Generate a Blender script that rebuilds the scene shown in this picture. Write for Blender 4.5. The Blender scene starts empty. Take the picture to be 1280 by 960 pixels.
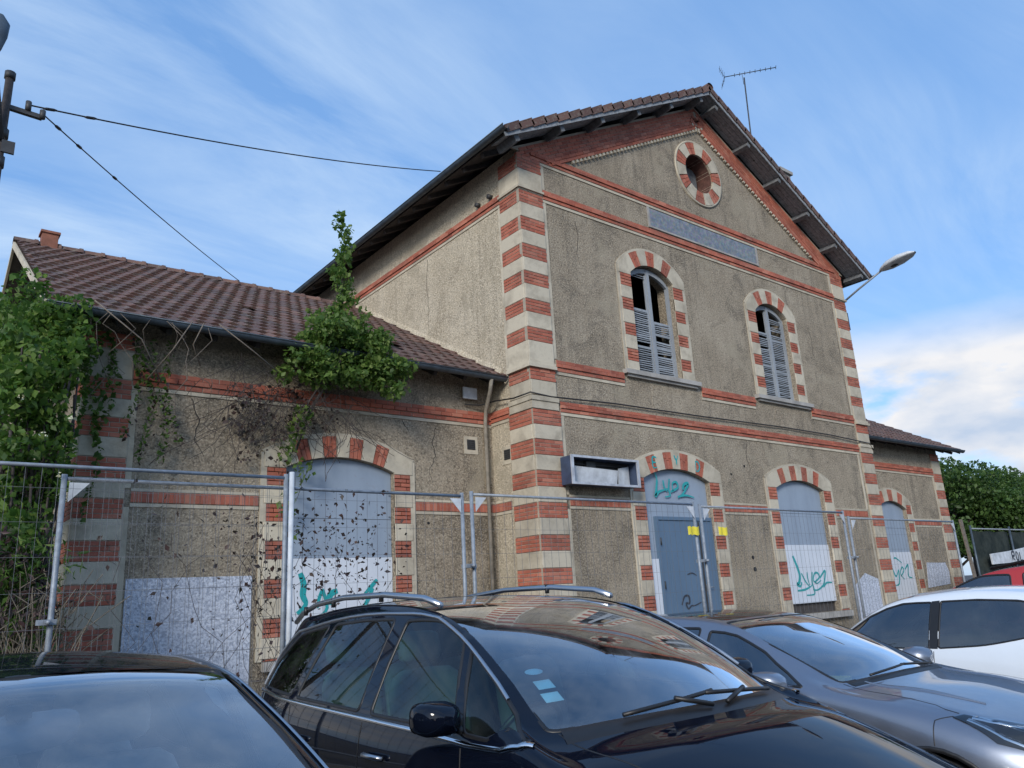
import bpy, bmesh, math, random
import numpy as np
from mathutils import Vector, Matrix
from mathutils.geometry import tessellate_polygon

random.seed(7)
scene = bpy.context.scene
COL = scene.collection
R = math.radians

# ------------------------------------------------------------------ camera
YAW, PITCH, ROLL, FPX = R(38.969), R(15.376), R(-3.215), 977.3
CAM = Vector((0, 0, 1.6))
fwd = Vector((math.sin(YAW)*math.cos(PITCH), math.cos(YAW)*math.cos(PITCH), math.sin(PITCH)))
r0 = Vector((math.cos(YAW), -math.sin(YAW), 0)); u0 = r0.cross(fwd)
rt = r0*math.cos(ROLL) + u0*math.sin(ROLL)
up = -r0*math.sin(ROLL) + u0*math.cos(ROLL)
cd = bpy.data.cameras.new('camera'); cam = bpy.data.objects.new('camera', cd); COL.objects.link(cam)
m = Matrix((rt, up, -fwd)).transposed().to_4x4(); m.translation = CAM
cam.matrix_world = m
cd.sensor_width = 36; cd.lens = 36*FPX/1280; cd.clip_start = .05; cd.clip_end = 3000
scene.camera = cam

# ------------------------------------------------------------------ sky and sun
SUN_EL, SUN_AZ = R(24), R(-128)      # low veiled evening sun behind the camera, to the left; azimuth from +Y
w = bpy.data.worlds.new('World'); scene.world = w; w.use_nodes = True
nt = w.node_tree; nt.nodes.clear()
def N(t, loc=None, **k):
    n = nt.nodes.new(t)
    for a, b in k.items():
        setattr(n, a, b)
    return n
def L(a, b): nt.links.new(a, b)
def mth(op, a, b=None, c=None):
    n = N('ShaderNodeMath', operation=op)
    for i, v in enumerate((a, b, c)):
        if v is None: continue
        if isinstance(v, (int, float)): n.inputs[i].default_value = v
        else: L(v, n.inputs[i])
    return n.outputs[0]
sky = N('ShaderNodeTexSky', sky_type='NISHITA'); sky.sun_disc = False
sky.sun_elevation = SUN_EL; sky.sun_rotation = SUN_AZ
sky.air_density = 1.0; sky.dust_density = .7; sky.ozone_density = 2.2
tc = N('ShaderNodeTexCoord'); sep = N('ShaderNodeSeparateXYZ'); L(tc.outputs['Generated'], sep.inputs[0])
zz = mth('MAXIMUM', sep.outputs[2], 0.0)
den = mth('ADD', zz, .12)
cx_, cy_ = mth('DIVIDE', sep.outputs[0], den), mth('DIVIDE', sep.outputs[1], den)
pl = N('ShaderNodeCombineXYZ'); L(cx_, pl.inputs[0]); L(cy_, pl.inputs[1])
# high thin streaks
mp = N('ShaderNodeMapping'); L(pl.outputs[0], mp.inputs[0]); mp.inputs['Rotation'].default_value = (0, 0, R(24)); mp.inputs['Scale'].default_value = (.55, 1.7, 1)
n1 = N('ShaderNodeTexNoise'); L(mp.outputs[0], n1.inputs['Vector']); n1.inputs['Scale'].default_value = 1.25; n1.inputs['Detail'].default_value = 9; n1.inputs['Roughness'].default_value = .62; n1.inputs['Distortion'].default_value = .9
r1 = N('ShaderNodeMapRange'); L(n1.outputs['Fac'], r1.inputs[0]); r1.inputs[1].default_value = .38; r1.inputs[2].default_value = .72; r1.inputs[4].default_value = 1.0
n1b = N('ShaderNodeTexNoise'); L(pl.outputs[0], n1b.inputs['Vector']); n1b.inputs['Scale'].default_value = .8; n1b.inputs['Detail'].default_value = 3
r1b = N('ShaderNodeMapRange'); L(n1b.outputs['Fac'], r1b.inputs[0]); r1b.inputs[1].default_value = .35; r1b.inputs[2].default_value = .62
wisp = mth('MULTIPLY', r1.outputs[0], r1b.outputs[0])
CLX, CLY = 3.07, 1.21
# low cumulus banks near the horizon
mp2 = N('ShaderNodeMapping'); L(tc.outputs['Generated'], mp2.inputs[0]); mp2.inputs['Scale'].default_value = (1, 1, 2.4); mp2.inputs['Location'].default_value = (CLX, CLY, .35)
n2 = N('ShaderNodeTexNoise'); L(mp2.outputs[0], n2.inputs['Vector']); n2.inputs['Scale'].default_value = 3.1; n2.inputs['Detail'].default_value = 9; n2.inputs['Roughness'].default_value = .55
r2 = N('ShaderNodeMapRange'); L(n2.outputs['Fac'], r2.inputs[0]); r2.inputs[1].default_value = .485; r2.inputs[2].default_value = .56
b1 = N('ShaderNodeMapRange'); L(sep.outputs[2], b1.inputs[0]); b1.inputs[1].default_value = .29; b1.inputs[2].default_value = .235
cum = mth('MULTIPLY', r2.outputs[0], b1.outputs[0])
n3 = N('ShaderNodeTexNoise'); L(mp2.outputs[0], n3.inputs['Vector']); n3.inputs['Scale'].default_value = 9; n3.inputs['Detail'].default_value = 6
cc = N('ShaderNodeValToRGB'); L(n3.outputs['Fac'], cc.inputs[0])
cc.color_ramp.elements[0].position = .35; cc.color_ramp.elements[0].color = (2.5, 3.0, 3.8, 1)
cc.color_ramp.elements[1].position = .62; cc.color_ramp.elements[1].color = (4.2, 4.2, 4.3, 1)
mx1 = N('ShaderNodeMix', data_type='RGBA'); L(wisp, mx1.inputs[0]); mx1.inputs[7].default_value = (2.9, 3.7, 4.7, 1)
# overall milky veil of the evening sky
veil = N('ShaderNodeMix', data_type='RGBA'); veil.inputs[0].default_value = .6; L(sky.outputs[0], veil.inputs[6]); veil.inputs[7].default_value = (.95, 2.1, 4.3, 1)
L(veil.outputs[2], mx1.inputs[6])
mx2 = N('ShaderNodeMix', data_type='RGBA'); L(cum, mx2.inputs[0]); L(mx1.outputs[2], mx2.inputs[6]); L(cc.outputs[0], mx2.inputs[7])
bg = N('ShaderNodeBackground'); L(mx2.outputs[2], bg.inputs[0]); bg.inputs[1].default_value = .1
wo = N('ShaderNodeOutputWorld'); L(bg.outputs[0], wo.inputs[0])
sd = bpy.data.lights.new('sun', 'SUN'); sun = bpy.data.objects.new('sun', sd); COL.objects.link(sun)
sd.energy = 1.3; sd.angle = R(16); sd.color = (1, .93, .84)
dvec = Vector((math.sin(SUN_AZ)*math.cos(SUN_EL), math.cos(SUN_AZ)*math.cos(SUN_EL), math.sin(SUN_EL)))
sun.rotation_euler = dvec.to_track_quat('Z', 'Y').to_euler()
scene.view_settings.view_transform = 'Standard'; scene.view_settings.look = 'None'
scene.view_settings.exposure = 1.12; scene.view_settings.gamma = 1

# ------------------------------------------------------------------ materials
MAT = {}
class NT:
    def __init__(s, name):
        s.m = bpy.data.materials.new(name); s.m.use_nodes = True; s.t = s.m.node_tree; s.t.nodes.clear()
        s.out = s.n('ShaderNodeOutputMaterial')
        MAT[name] = s.m
    def n(s, t, **k):
        x = s.t.nodes.new(t)
        for a, b in k.items(): setattr(x, a, b)
        return x
    def l(s, a, b): s.t.links.new(a, b)
    def put(s, sock, v):
        if isinstance(v, (int, float, tuple)): sock.default_value = v
        else: s.l(v, sock)
    def coord(s, kind='Object'):
        return s.n('ShaderNodeTexCoord').outputs[kind]
    def geo(s): return s.n('ShaderNodeNewGeometry').outputs['Position']
    def noise(s, scale, detail=4, rough=.55, vec=None, sc=None, dist=0):
        x = s.n('ShaderNodeTexNoise'); v = vec if vec is not None else s.geo()
        if sc:
            mp = s.n('ShaderNodeMapping'); s.l(v, mp.inputs[0]); mp.inputs['Scale'].default_value = sc; v = mp.outputs[0]
        s.l(v, x.inputs['Vector']); x.inputs['Scale'].default_value = scale; x.inputs['Detail'].default_value = detail
        x.inputs['Roughness'].default_value = rough; x.inputs['Distortion'].default_value = dist
        return x.outputs['Fac']
    def ramp(s, f, pts, mode='LINEAR'):
        x = s.n('ShaderNodeValToRGB'); s.l(f, x.inputs[0]); x.color_ramp.interpolation = mode
        e = x.color_ramp.elements
        while len(e) < len(pts): e.new(.5)
        for q, (p, c) in zip(e, pts):
            q.position = p; q.color = c if len(c) == 4 else (*c, 1)
        return x.outputs[0]
    def rng(s, f, a, b, c=0., d=1.):
        x = s.n('ShaderNodeMapRange'); s.put(x.inputs[0], f)
        for i, v in enumerate((a, b, c, d)): x.inputs[i+1].default_value = v
        return x.outputs[0]
    def mix(s, f, a, b, blend='MIX'):
        x = s.n('ShaderNodeMix', data_type='RGBA', blend_type=blend); s.put(x.inputs[0], f)
        for i, v in ((6, a), (7, b)):
            if isinstance(v, tuple) and len(v) == 3: v = (*v, 1)
            s.put(x.inputs[i], v)
        return x.outputs[2]
    def math(s, op, a, b=None):
        x = s.n('ShaderNodeMath', operation=op); s.put(x.inputs[0], a)
        if b is not None: s.put(x.inputs[1], b)
        return x.outputs[0]
    def bump(s, h, strength=.5, dist=.01, nrm=None):
        x = s.n('ShaderNodeBump'); s.l(h, x.inputs['Height']); x.inputs['Strength'].default_value = strength; x.inputs['Distance'].default_value = dist
        if nrm is not None: s.l(nrm, x.inputs['Normal'])
        return x.outputs[0]
    def rnd(s):
        a = s.n('ShaderNodeObjectInfo').outputs['Random']; b = s.n('ShaderNodeNewGeometry').outputs['Random Per Island']
        return s.math('FRACT', s.math('ADD', a, b))
    def bsdf(s, col, rough=.8, metal=0., nrm=None, spec=.5, **k):
        x = s.n('ShaderNodeBsdfPrincipled')
        s.put(x.inputs['Base Color'], (*col, 1) if isinstance(col, tuple) and len(col) == 3 else col)
        s.put(x.inputs['Roughness'], rough); s.put(x.inputs['Metallic'], metal); s.put(x.inputs['Specular IOR Level'], spec)
        if nrm is not None: s.l(nrm, x.inputs['Normal'])
        for a, b in k.items(): s.put(x.inputs[a.replace('_', ' ')], b)
        s.l(x.outputs[0], s.out.inputs[0]); return x

def simple(name, col, rough=.7, metal=0., var=.25, scale=6, bump=0, bscale=60, bd=.004, **k):
    t = NT(name); nz = t.noise(scale, 5, .6)
    c2 = tuple(max(0, c*(1-var)) for c in col); c3 = tuple(min(1, c*(1+var)) for c in col)
    c = t.ramp(nz, [(.3, c2), (.7, c3)])
    nm = t.bump(t.noise(bscale, 3), bump, bd) if bump else None
    t.bsdf(c, rough, metal, nm, **k); return t.m

def stucco(name, base, dark, light, grime=(.085, .075, .062)):
    t = NT(name); p = t.geo()
    big = t.noise(.75, 7, .68, p, dist=.8)
    c = t.ramp(big, [(.32, dark), (.47, base), (.66, light)])
    dk = t.noise(1.7, 6, .7, p, dist=1.0); c = t.mix(t.rng(dk, .52, .66, 0, .6), c, grime)
    # run-off streaks, stronger in some bays than in others
    st = t.noise(2.2, 6, .65, p, sc=(3.2, 3.2, .16)); bay = t.noise(.5, 2, .5, p, sc=(1, 1, .5))
    c = t.mix(t.math('MULTIPLY', t.rng(st, .47, .68, 0, .6), t.rng(bay, .36, .6)), c, grime)
    # damp foot of the wall
    sx = t.n('ShaderNodeSeparateXYZ'); t.l(p, sx.inputs[0]); foot = t.math('ADD', sx.outputs[2], t.math('MULTIPLY', t.noise(1.4, 4, .6, p), 1.6))
    c = t.mix(t.rng(foot, 2.4, 1.3, 0, .55), c, (.10, .092, .075))
    # roughcast grain: pale pebbles and dark pits
    sp = t.noise(34, 3, .62, p); c = t.mix(t.rng(sp, .46, .66, 0, .6), c, tuple(min(1, x*1.55) for x in light))
    sp2 = t.noise(23, 3, .7, p, sc=(1, 1, 1.3)); c = t.mix(t.rng(sp2, .52, .66, 0, .65), c, tuple(x*.42 for x in dark))
    # beige patches where the skin has come off
    pt = t.noise(.9, 6, .62, p, sc=(1, 1, .9), dist=.5); c = t.mix(t.rng(pt, .58, .63, 0, .55), c, (.37, .325, .245))
    h = t.noise(36, 4, .72, p)
    t.bsdf(c, .93, 0, t.bump(h, 1, .03), spec=.2); return t.m
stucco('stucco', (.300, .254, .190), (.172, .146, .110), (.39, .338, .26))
stucco('side_render_lit', (.48, .42, .315), (.36, .31, .23), (.56, .50, .39), (.26, .225, .17))  # paler side plaster, with the brighter light on this wall mixed into its colour

def brickmat(name, cols, grime=.35):
    t = NT(name); r = t.rnd()
    c = t.ramp(r, [(0, cols[0]), (.35, cols[1]), (.7, cols[2]), (1, cols[3])])
    p = t.geo(); g = t.noise(1.3, 6, .65, p)
    c = t.mix(t.rng(g, .44, .70, 0, grime+.15), c, (.085, .055, .048))
    f = t.noise(22, 4, .6, p); c = t.mix(t.rng(f, .5, .75, 0, .35), c, (.40, .25, .20))
    t.bsdf(c, .85, 0, t.bump(t.noise(90, 3, .6, p), .6, .003), spec=.25); return t.m
brickmat('brick_red', [(.38, .110, .068), (.45, .150, .098), (.30, .088, .058), (.50, .20, .135)])
def stonemat():
    t = NT('cream_stone'); p = t.geo(); r = t.rnd()
    c = t.ramp(r, [(0, (.44, .40, .315)), (.5, (.55, .50, .395)), (1, (.44, .40, .32))])
    g = t.noise(2.2, 6, .65, p, dist=.4); c = t.mix(t.rng(g, .46, .70, 0, .6), c, (.20, .17, .13))
    s2 = t.noise(14, 5, .6, p); c = t.mix(t.rng(s2, .55, .8, 0, .35), c, (.27, .24, .19))
    t.bsdf(c, .88, 0, t.bump(t.noise(35, 4, .65, p), .6, .006), spec=.25)
stonemat()
def tilemat(name, cols):
    t = NT(name); r = t.rnd(); p = t.geo()
    c = t.ramp(r, [(0, cols[0]), (.3, cols[1]), (.6, cols[2]), (1, cols[3])])
    g = t.noise(1.1, 6, .6, p); c = t.mix(t.rng(g, .48, .7, 0, .5), c, (.075, .062, .058))
    l = t.noise(17, 5, .65, p); c = t.mix(t.rng(l, .50, .66, 0, .6), c, (.19, .175, .145))
    t.bsdf(c, .78, 0, t.bump(t.noise(70, 3, .6, p), .5, .003), spec=.3)
tilemat('roof_tile', [(.10, .060, .052), (.135, .072, .058), (.08, .054, .050), (.17, .095, .074)])
simple('mortar', (.34, .30, .24), .95, var=.2, bump=.5)
simple('terracotta', (.24, .10, .065), .85, bump=.4)
simple('pipe_grey', (.22, .20, .165), .8, .0, .35, 8)
simple('dark_brick', (.10, .045, .035), .9, var=.4, scale=9, bump=.5)  # dark brick for the round window lining
simple('zinc', (.075, .10, .125), .5, .5, .3)
simple('grey_wood', (.13, .14, .15), .9, var=.35, scale=14, bump=.5)
simple('pale_wood', (.23, .25, .27), .9, var=.35, scale=14, bump=.5)
simple('dark_wood', (.055, .05, .048), .9, var=.35, scale=10, bump=.5)
simple('iron', (.06, .062, .065), .6, .4)
simple('galvanised', (.24, .275, .315), .55, .25, .25, 20)
simple('asphalt', (.055, .055, .056), .92, var=.3, scale=3, bump=.8, bscale=120, bd=.006)
simple('yard_soil', (.16, .135, .10), .97, var=.4, scale=1.5, bump=1, bscale=30, bd=.02)
simple('concrete', (.33, .32, .30), .9, var=.25, scale=3, bump=.5)
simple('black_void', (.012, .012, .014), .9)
def paintboard(name, base, stain, rust=(.2, .12, .07), amt=.3):
    t = NT(name); p = t.geo()
    g = t.noise(1.8, 6, .6, p, sc=(1.6, 1.6, .5)); c = t.mix(t.rng(g, .42, .75, 0, .6), base, stain)
    s = t.noise(12, 5, .65, p); c = t.mix(t.rng(s, .6, .8, 0, amt), c, rust)
    t.bsdf(c, .62, .0, t.bump(t.noise(6, 3, .5, p), .12, .01), spec=.4)
paintboard('steel_panel', (.27, .335, .42), (.20, .25, .32))
paintboard('door_steel', (.10, .165, .25), (.085, .14, .215), (.15, .17, .2))
paintboard('white_board', (.60, .65, .72), (.47, .53, .60), (.3, .3, .3), .25)
paintboard('old_white_paint', (.29, .32, .35), (.16, .18, .205), (.08, .08, .085), .85)
def washed(name):   # whitewash rolled over rough render
    t = NT(name); p = t.geo(); h = t.noise(30, 4, .7, p)
    c = t.mix(t.rng(h, .40, .58), (.30, .34, .42), (.66, .71, .80))
    c = t.mix(t.rng(t.noise(1.4, 4, .6, p), .35, .7, 0, .4), c, (.42, .46, .55))
    t.bsdf(c, .85, 0, t.bump(h, 1, .02), spec=.2)
washed('whitewash')
simple('teal_paint', (.015, .31, .33), .5, var=.1)
simple('black_paint_stroke', (.03, .035, .05), .5, var=.1)
def nameplate():
    t = NT('name_mosaic'); p = t.geo(); v = t.n('ShaderNodeTexVoronoi'); t.l(p, v.inputs['Vector']); v.inputs['Scale'].default_value = 26
    c = t.mix(t.rng(t.noise(9, 4, .7, p), .4, .62), (.13, .155, .19), (.23, .245, .255))
    c = t.mix(.22, c, v.outputs['Color'], 'SOFT_LIGHT')
    t.bsdf(c, .45, 0, spec=.5)
nameplate()
simple('cable_black', (.015, .015, .016), .6, var=.1)
simple('box_blue', (.04, .06, .11), .5, var=.25)
simple('box_white', (.52, .56, .60), .6, var=.25)
simple('box_frame', (.46, .49, .54), .5, .2, .3)
simple('yellow_tag', (.72, .62, .05), .5, var=.12)

# ------------------------------------------------------------------ mesh helpers
class MB:
    def __init__(s): s.v, s.f, s.mi, s.cur, s.smooth = [], [], [], 0, []
    def add(s, vs, fs, smooth=False):
        o = len(s.v); s.v += [tuple(x) for x in vs]
        for f in fs: s.f.append(tuple(i+o for i in f)); s.mi.append(s.cur); s.smooth.append(smooth)
        return s
    def box(s, x0, x1, y0, y1, z0, z1):
        return s.add([(x0, y0, z0), (x1, y0, z0), (x1, y1, z0), (x0, y1, z0), (x0, y0, z1), (x1, y0, z1), (x1, y1, z1), (x0, y1, z1)],
                     [(0, 3, 2, 1), (4, 5, 6, 7), (0, 1, 5, 4), (1, 2, 6, 5), (2, 3, 7, 6), (3, 0, 4, 7)])
    def obox(s, c, ax, ay, az):     # centre and three half-extent vectors
        c, ax, ay, az = map(Vector, (c, ax, ay, az)); vs = []
        for k in (-1, 1):
            for a, b in ((-1, -1), (1, -1), (1, 1), (-1, 1)): vs.append(c + ax*a + ay*b + az*k)
        return s.add(vs, [(0, 3, 2, 1), (4, 5, 6, 7), (0, 1, 5, 4), (1, 2, 6, 5), (2, 3, 7, 6), (3, 0, 4, 7)])
    def bbox(s, c, ax, ay, az, bv=.12):   # bevelled-face block: front face (towards -ay) inset
        c, ax, ay, az = map(Vector, (c, ax, ay, az)); k = bv
        vs = []
        for y, q in ((1, 1), (-1+2*k*.5, 1), (-1, 1-k*.5)):
            for a, b in ((-1, -1), (1, -1), (1, 1), (-1, 1)):
                la, lz = ax.length, az.length; mn = min(la, lz)*k*.5*(0 if q == 1 else 1)
                vs.append(c + ay*y + ax*a*(1-mn/la) + az*b*(1-mn/lz))
        fs = [(8, 9, 10, 11), (3, 2, 1, 0)]
        for i in range(4):
            j = (i+1) % 4; fs += [(i, j, 4+j, 4+i), (4+i, 4+j, 8+j, 8+i)]
        return s.add(vs, fs)
    def bar(s, a, b, w, h, upv=(0, 0, 1)):
        a, b = Vector(a), Vector(b); d = (b-a); L_ = d.length; d = d/L_; upv = Vector(upv)
        x = d.cross(upv)
        if x.length < 1e-4: x = d.cross(Vector((0, 1, 0)))
        x.normalize(); u = x.cross(d)
        return s.obox((a+b)/2, x*w/2, d*L_/2, u*h/2)
    def tube(s, pts, r, n=8, cap=True, radii=None):
        pts = [Vector(p) for p in pts]; ring = []; prev = None
        for i, p in enumerate(pts):
            d = (pts[min(i+1, len(pts)-1)] - pts[max(i-1, 0)])
            if d.length < 1e-9: d = Vector((0, 0, 1))
            d.normalize()
            if prev is None:
                a = d.cross(Vector((0, 0, 1)));
                if a.length < 1e-3: a = d.cross(Vector((1, 0, 0)))
            else: a = prev - d*prev.dot(d)
            a.normalize(); prev = a; b = d.cross(a); rr = radii[i] if radii else r
            ring.append([p + a*math.cos(t)*rr + b*math.sin(t)*rr for t in [2*math.pi*k/n for k in range(n)]])
        vs = [x for q in ring for x in q]; fs = []
        for i in range(len(pts)-1):
            for k in range(n):
                k2 = (k+1) % n; fs.append((i*n+k, i*n+k2, (i+1)*n+k2, (i+1)*n+k))
        if cap: fs += [tuple(range(n))[::-1], tuple((len(pts)-1)*n+k for k in range(n))]
        return s.add(vs, fs, True)
    def prism(s, poly, d, holes=()):       # poly: 3D points (planar), extruded by vector d
        d = Vector(d); loops = [[Vector(p) for p in poly]] + [[Vector(p) for p in h] for h in holes]
        flat = [p for l in loops for p in l]; n = len(flat)
        tr = tessellate_polygon(loops)
        fs = [tuple(t) for t in tr] + [tuple(i+n for i in reversed(t)) for t in tr]
        o = 0
        for l in loops:
            k = len(l)
            for i in range(k): j = (i+1) % k; fs.append((o+i, o+j, o+j+n, o+i+n))
            o += k
        return s.add(flat + [p+d for p in flat], fs)
    def grid(s, P, smooth=True):           # P[i][j] points
        ni, nj = len(P), len(P[0]); vs = [p for r in P for p in r]
        fs = [(i*nj+j, (i+1)*nj+j, (i+1)*nj+j+1, i*nj+j+1) for i in range(ni-1) for j in range(nj-1)]
        return s.add(vs, fs, smooth)
    def lathe(s, c, ax, prof, n=24):        # prof: (axial, radius)
        c, ax = Vector(c), Vector(ax).normalized(); a = ax.cross(Vector((0, 0, 1)))
        if a.length < 1e-3: a = ax.cross(Vector((1, 0, 0)))
        a.normalize(); b = ax.cross(a)
        P = [[c + ax*h + (a*math.cos(t)+b*math.sin(t))*r_ for t in [2*math.pi*k/n for k in range(n+1)]] for h, r_ in prof]
        return s.grid(P)
    def mesh(s, name, mats, fixn=True):
        me = bpy.data.meshes.new(name); me.from_pydata(s.v, [], s.f)
        for m_ in (mats if isinstance(mats, (list, tuple)) else [mats]): me.materials.append(MAT[m_] if isinstance(m_, str) else m_)
        me.polygons.foreach_set('material_index', s.mi); me.polygons.foreach_set('use_smooth', s.smooth)
        if fixn and len(s.f) < 60000:
            bm = bmesh.new(); bm.from_mesh(me); bmesh.ops.recalc_face_normals(bm, faces=bm.faces); bm.to_mesh(me); bm.free()
        me.update(); return me
    def build(s, name, mats, parent=None, label=None, cat=None, group=None, kind=None, fixn=True, weld=0):
        me = s.mesh(name, mats, fixn)
        return link(name, me, parent, label, cat, group, kind)

def link(name, me, parent=None, label=None, cat=None, group=None, kind=None):
    o = bpy.data.objects.new(name, me); COL.objects.link(o)
    if parent is not None: setparent(o, parent)
    for k, v in (('label', label), ('category', cat), ('group', group), ('kind', kind)):
        if v: o[k] = v
    return o
def world_of(o):
    M = o.matrix_basis.copy()
    if o.parent is not None: M = world_of(o.parent) @ o.matrix_parent_inverse @ M
    return M
def setparent(o, p):
    o.parent = p; o.matrix_parent_inverse = world_of(p).inverted()
def empty(name, loc, label=None, cat=None, group=None, parent=None):
    o = link(name, None, parent, label, cat, group); o.empty_display_size = .2
    if parent is None: o.location = loc
    return o
def copy_tree(o, parent=None):
    c = o.copy(); COL.objects.link(c); c.parent = parent
    if parent is not None: c.matrix_parent_inverse = o.matrix_parent_inverse.copy()
    for ch in [x for x in KIDS.get(o.name, [])]: copy_tree(ch, c)
    return c
KIDS = {}
def proj_size(p, s):    # rough size in pixels of a thing of s metres at p
    d = Vector(p) - CAM; z = d.dot(fwd)
    if z < .3: return 0
    x, y = d.dot(rt)/z*FPX+640, 480-d.dot(up)/z*FPX
    if not (-40 < x < 1320 and -40 < y < 1000): return 0
    return s*FPX/z
# ================================================================== the setting
MB().add([(-900, -900, 0), (900, -900, 0), (900, 900, 0), (-900, 900, 0)], [(0, 1, 2, 3)]).build('ground', 'asphalt', kind='structure')
mb = MB(); mb.box(-30, 60, 6.09, 60, -.3, .5); mb.build('yard', 'yard_soil', kind='structure')
mb = MB()
for i in range(30): mb.box(-30+i*3+.01, -27+i*3-.01, 5.96, 6.088, -.2, .56+.004*(i % 3))
mb.build('kerb_wall', 'concrete', kind='structure')
mb = MB()
for i in range(-2, 9):    # bay lines between the parked cars
    x = 1.53+i*2.62; mb.add([(x-.05, .6, .004), (x+.05, .6, .004), (x+.05, 5.6, .004), (x-.05, 5.6, .004)], [(0, 1, 2, 3)])
mb.build('parking_bay_lines', 'white_board', kind='structure')

# ================================================================== the station
ST = empty('station_building', (14.26, 16, .5), 'abandoned two-storey station with red and cream banded corners and lower tiled wings', 'building')
X0, X1, YF, XC = 8.52, 20.0, 10.0, 14.26
W0, W1, YW = 1.84, 26.75, 11.2
TAN, TANW, ZAP = .535, .56, 13.2
def zroof(x): return ZAP - TAN*abs(x-XC)
def zwing(y): return 5.5 + TANW*(min(y, 33.2-y)-10.75)

class Frame:
    def __init__(s, o, u, n): s.o, s.u, s.n = Vector(o), Vector(u), Vector(n)
    def p(s, u, z, out=0.): return s.o + s.u*u + s.n*out + Vector((0, 0, z))
FM = Frame((0, YF, 0), (1, 0, 0), (0, -1, 0))      # main front, u = X
FW = Frame((0, YW, 0), (1, 0, 0), (0, -1, 0))      # wing fronts
FL = Frame((X0, 0, 0), (0, 1, 0), (-1, 0, 0))      # main left side, u = Y
FR = Frame((X1, 0, 0), (0, 1, 0), (1, 0, 0))
FWL = Frame((W0, 0, 0), (0, 1, 0), (-1, 0, 0))
FWR = Frame((W1, 0, 0), (0, 1, 0), (1, 0, 0))
Z = Vector((0, 0, 1))
BRICKS, STONES = [], []
mortar = MB()
def fbox(mb, fr, u0, u1, z0, z1, o0, o1):
    a, b = fr.p(u0, z0, o0), fr.p(u1, z1, o1)
    mb.obox((a+b)/2, fr.u*(u1-u0)/2, fr.n*(o1-o0)/2, Z*(z1-z0)/2)
def brick_field(fr, u0, u1, z0, z1, out, course=.0675, length=.232, phase=0, proud=None, mort=True, U=None, ori=None):
    n = max(1, round((z1-z0)/course)); h = (z1-z0)/n; j = .011
    for k in range(n):
        zc = z0+(k+.5)*h; x = u0 - (length/2 if (k+phase) % 2 else 0); o = out + (proud[k] if proud else 0)
        while x < u1-.01:
            a, b = max(x, u0), min(x+length, u1)
            if b-a > .035:
                jt = random.uniform(-.003, .003)
                BRICKS.append((fr.p((a+b)/2, zc, o+jt-.03), fr.u*((b-a-j)/2), -fr.n*.03, Z*((h-j)/2)))
            x += length
    if mort: fbox(mortar, fr, u0+.002, u1-.002, z0+.002, z1-.002, -.05, out-.010)
def soldier(fr, u0, u1, z0, z1, out):
    n = max(1, round((u1-u0)/.068)); d = (u1-u0)/n
    for k in range(n):
        BRICKS.append((fr.p(u0+(k+.5)*d, (z0+z1)/2, out+random.uniform(-.003, .003)-.03), fr.u*((d-.009)/2), -fr.n*.03, Z*((z1-z0)/2-.003)))
    fbox(mortar, fr, u0, u1, z0, z1, -.05, out-.007)
def stone(fr, u0, u1, z0, z1, out):
    j = .004
    STONES.append((fr.p((u0+u1)/2, (z0+z1)/2, out-.06+random.uniform(-.002, .002)), fr.u*((u1-u0)/2-j), -fr.n*.06, Z*((z1-z0)/2-j)))

def arc_pts(cx, a, zs, zc, n=18):       # opening outline points, from right spring over the crown to left spring
    h = zc-zs; r_ = (a*a+h*h)/(2*h); c = zc-r_; t0 = math.asin(min(1, a/r_))
    return [(cx+r_*math.sin(t), c+r_*math.cos(t)) for t in [t0-2*t0*k/n for k in range(n+1)]]
def hole(fr, cx, a, z0, zs, zc):
    pts = [(cx-a, z0), (cx+a, z0)] + arc_pts(cx, a, zs, zc)
    return pts
UPW = [(12.00, .655, 5.79, 7.93, 8.20), (16.29, .655, 5.79, 7.93, 8.20)]
GD = (12.12, .985, .52, 3.68, 3.90)
GW = (16.42, .965, .95, 3.68, 3.88)
WL = (5.53, .92, .95, 3.70, 3.90)
WR = (23.06, .86, .95, 3.55, 3.78)
OC = (14.13, 11.08)
def wall(fr, outline, holes, mat, name='wall', th=.42):
    mb = MB(); mb.prism([fr.p(u, z) for u, z in outline], -fr.n*th, [[fr.p(u, z) for u, z in h] for h in holes])
    return mb.build(name, mat, ST)
T = .24
oc = [(OC[0]+.50*math.cos(t), OC[1]+.50*math.sin(t)) for t in [2*math.pi*k/32 for k in range(32)]]
wall(FM, [(X0, .3), (X1, .3), (X1, zroof(X1)-T), (XC, ZAP-T), (X0, zroof(X0)-T)], [hole(FM, *q) for q in UPW+[GD, GW]]+[oc], 'stucco')
zt = zroof(X0)-T
wall(FL, [(YF+.43, .3), (23, .3), (23, zt), (YF+.43, zt)], [], 'side_render_lit')
wall(FR, [(YF+.43, .3), (23, .3), (23, zt), (YF+.43, zt)], [], 'stucco')
Frame_back = Frame((0, 23, 0), (1, 0, 0), (0, 1, 0))
wall(Frame_back, [(X0, .3), (X1, .3), (X1, zroof(X1)-T), (XC, ZAP-T), (X0, zroof(X0)-T)], [], 'stucco')
wall(FW, [(W0, .3), (X0-.003, .3), (X0-.003, 5.6), (W0, 5.6)], [hole(FW, *WL)], 'stucco')
wall(FW, [(X1+.003, .3), (W1, .3), (W1, 5.6), (X1+.003, 5.6)], [hole(FW, *WR)], 'stucco')
for f in (FWL, FWR):
    wall(f, [(YW+.43, .3), (22, .3), (22, zwing(22)-T), (16.6, zwing(16.6)-T), (YW+.43, zwing(YW+.43)-T)], [], 'stucco')
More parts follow.
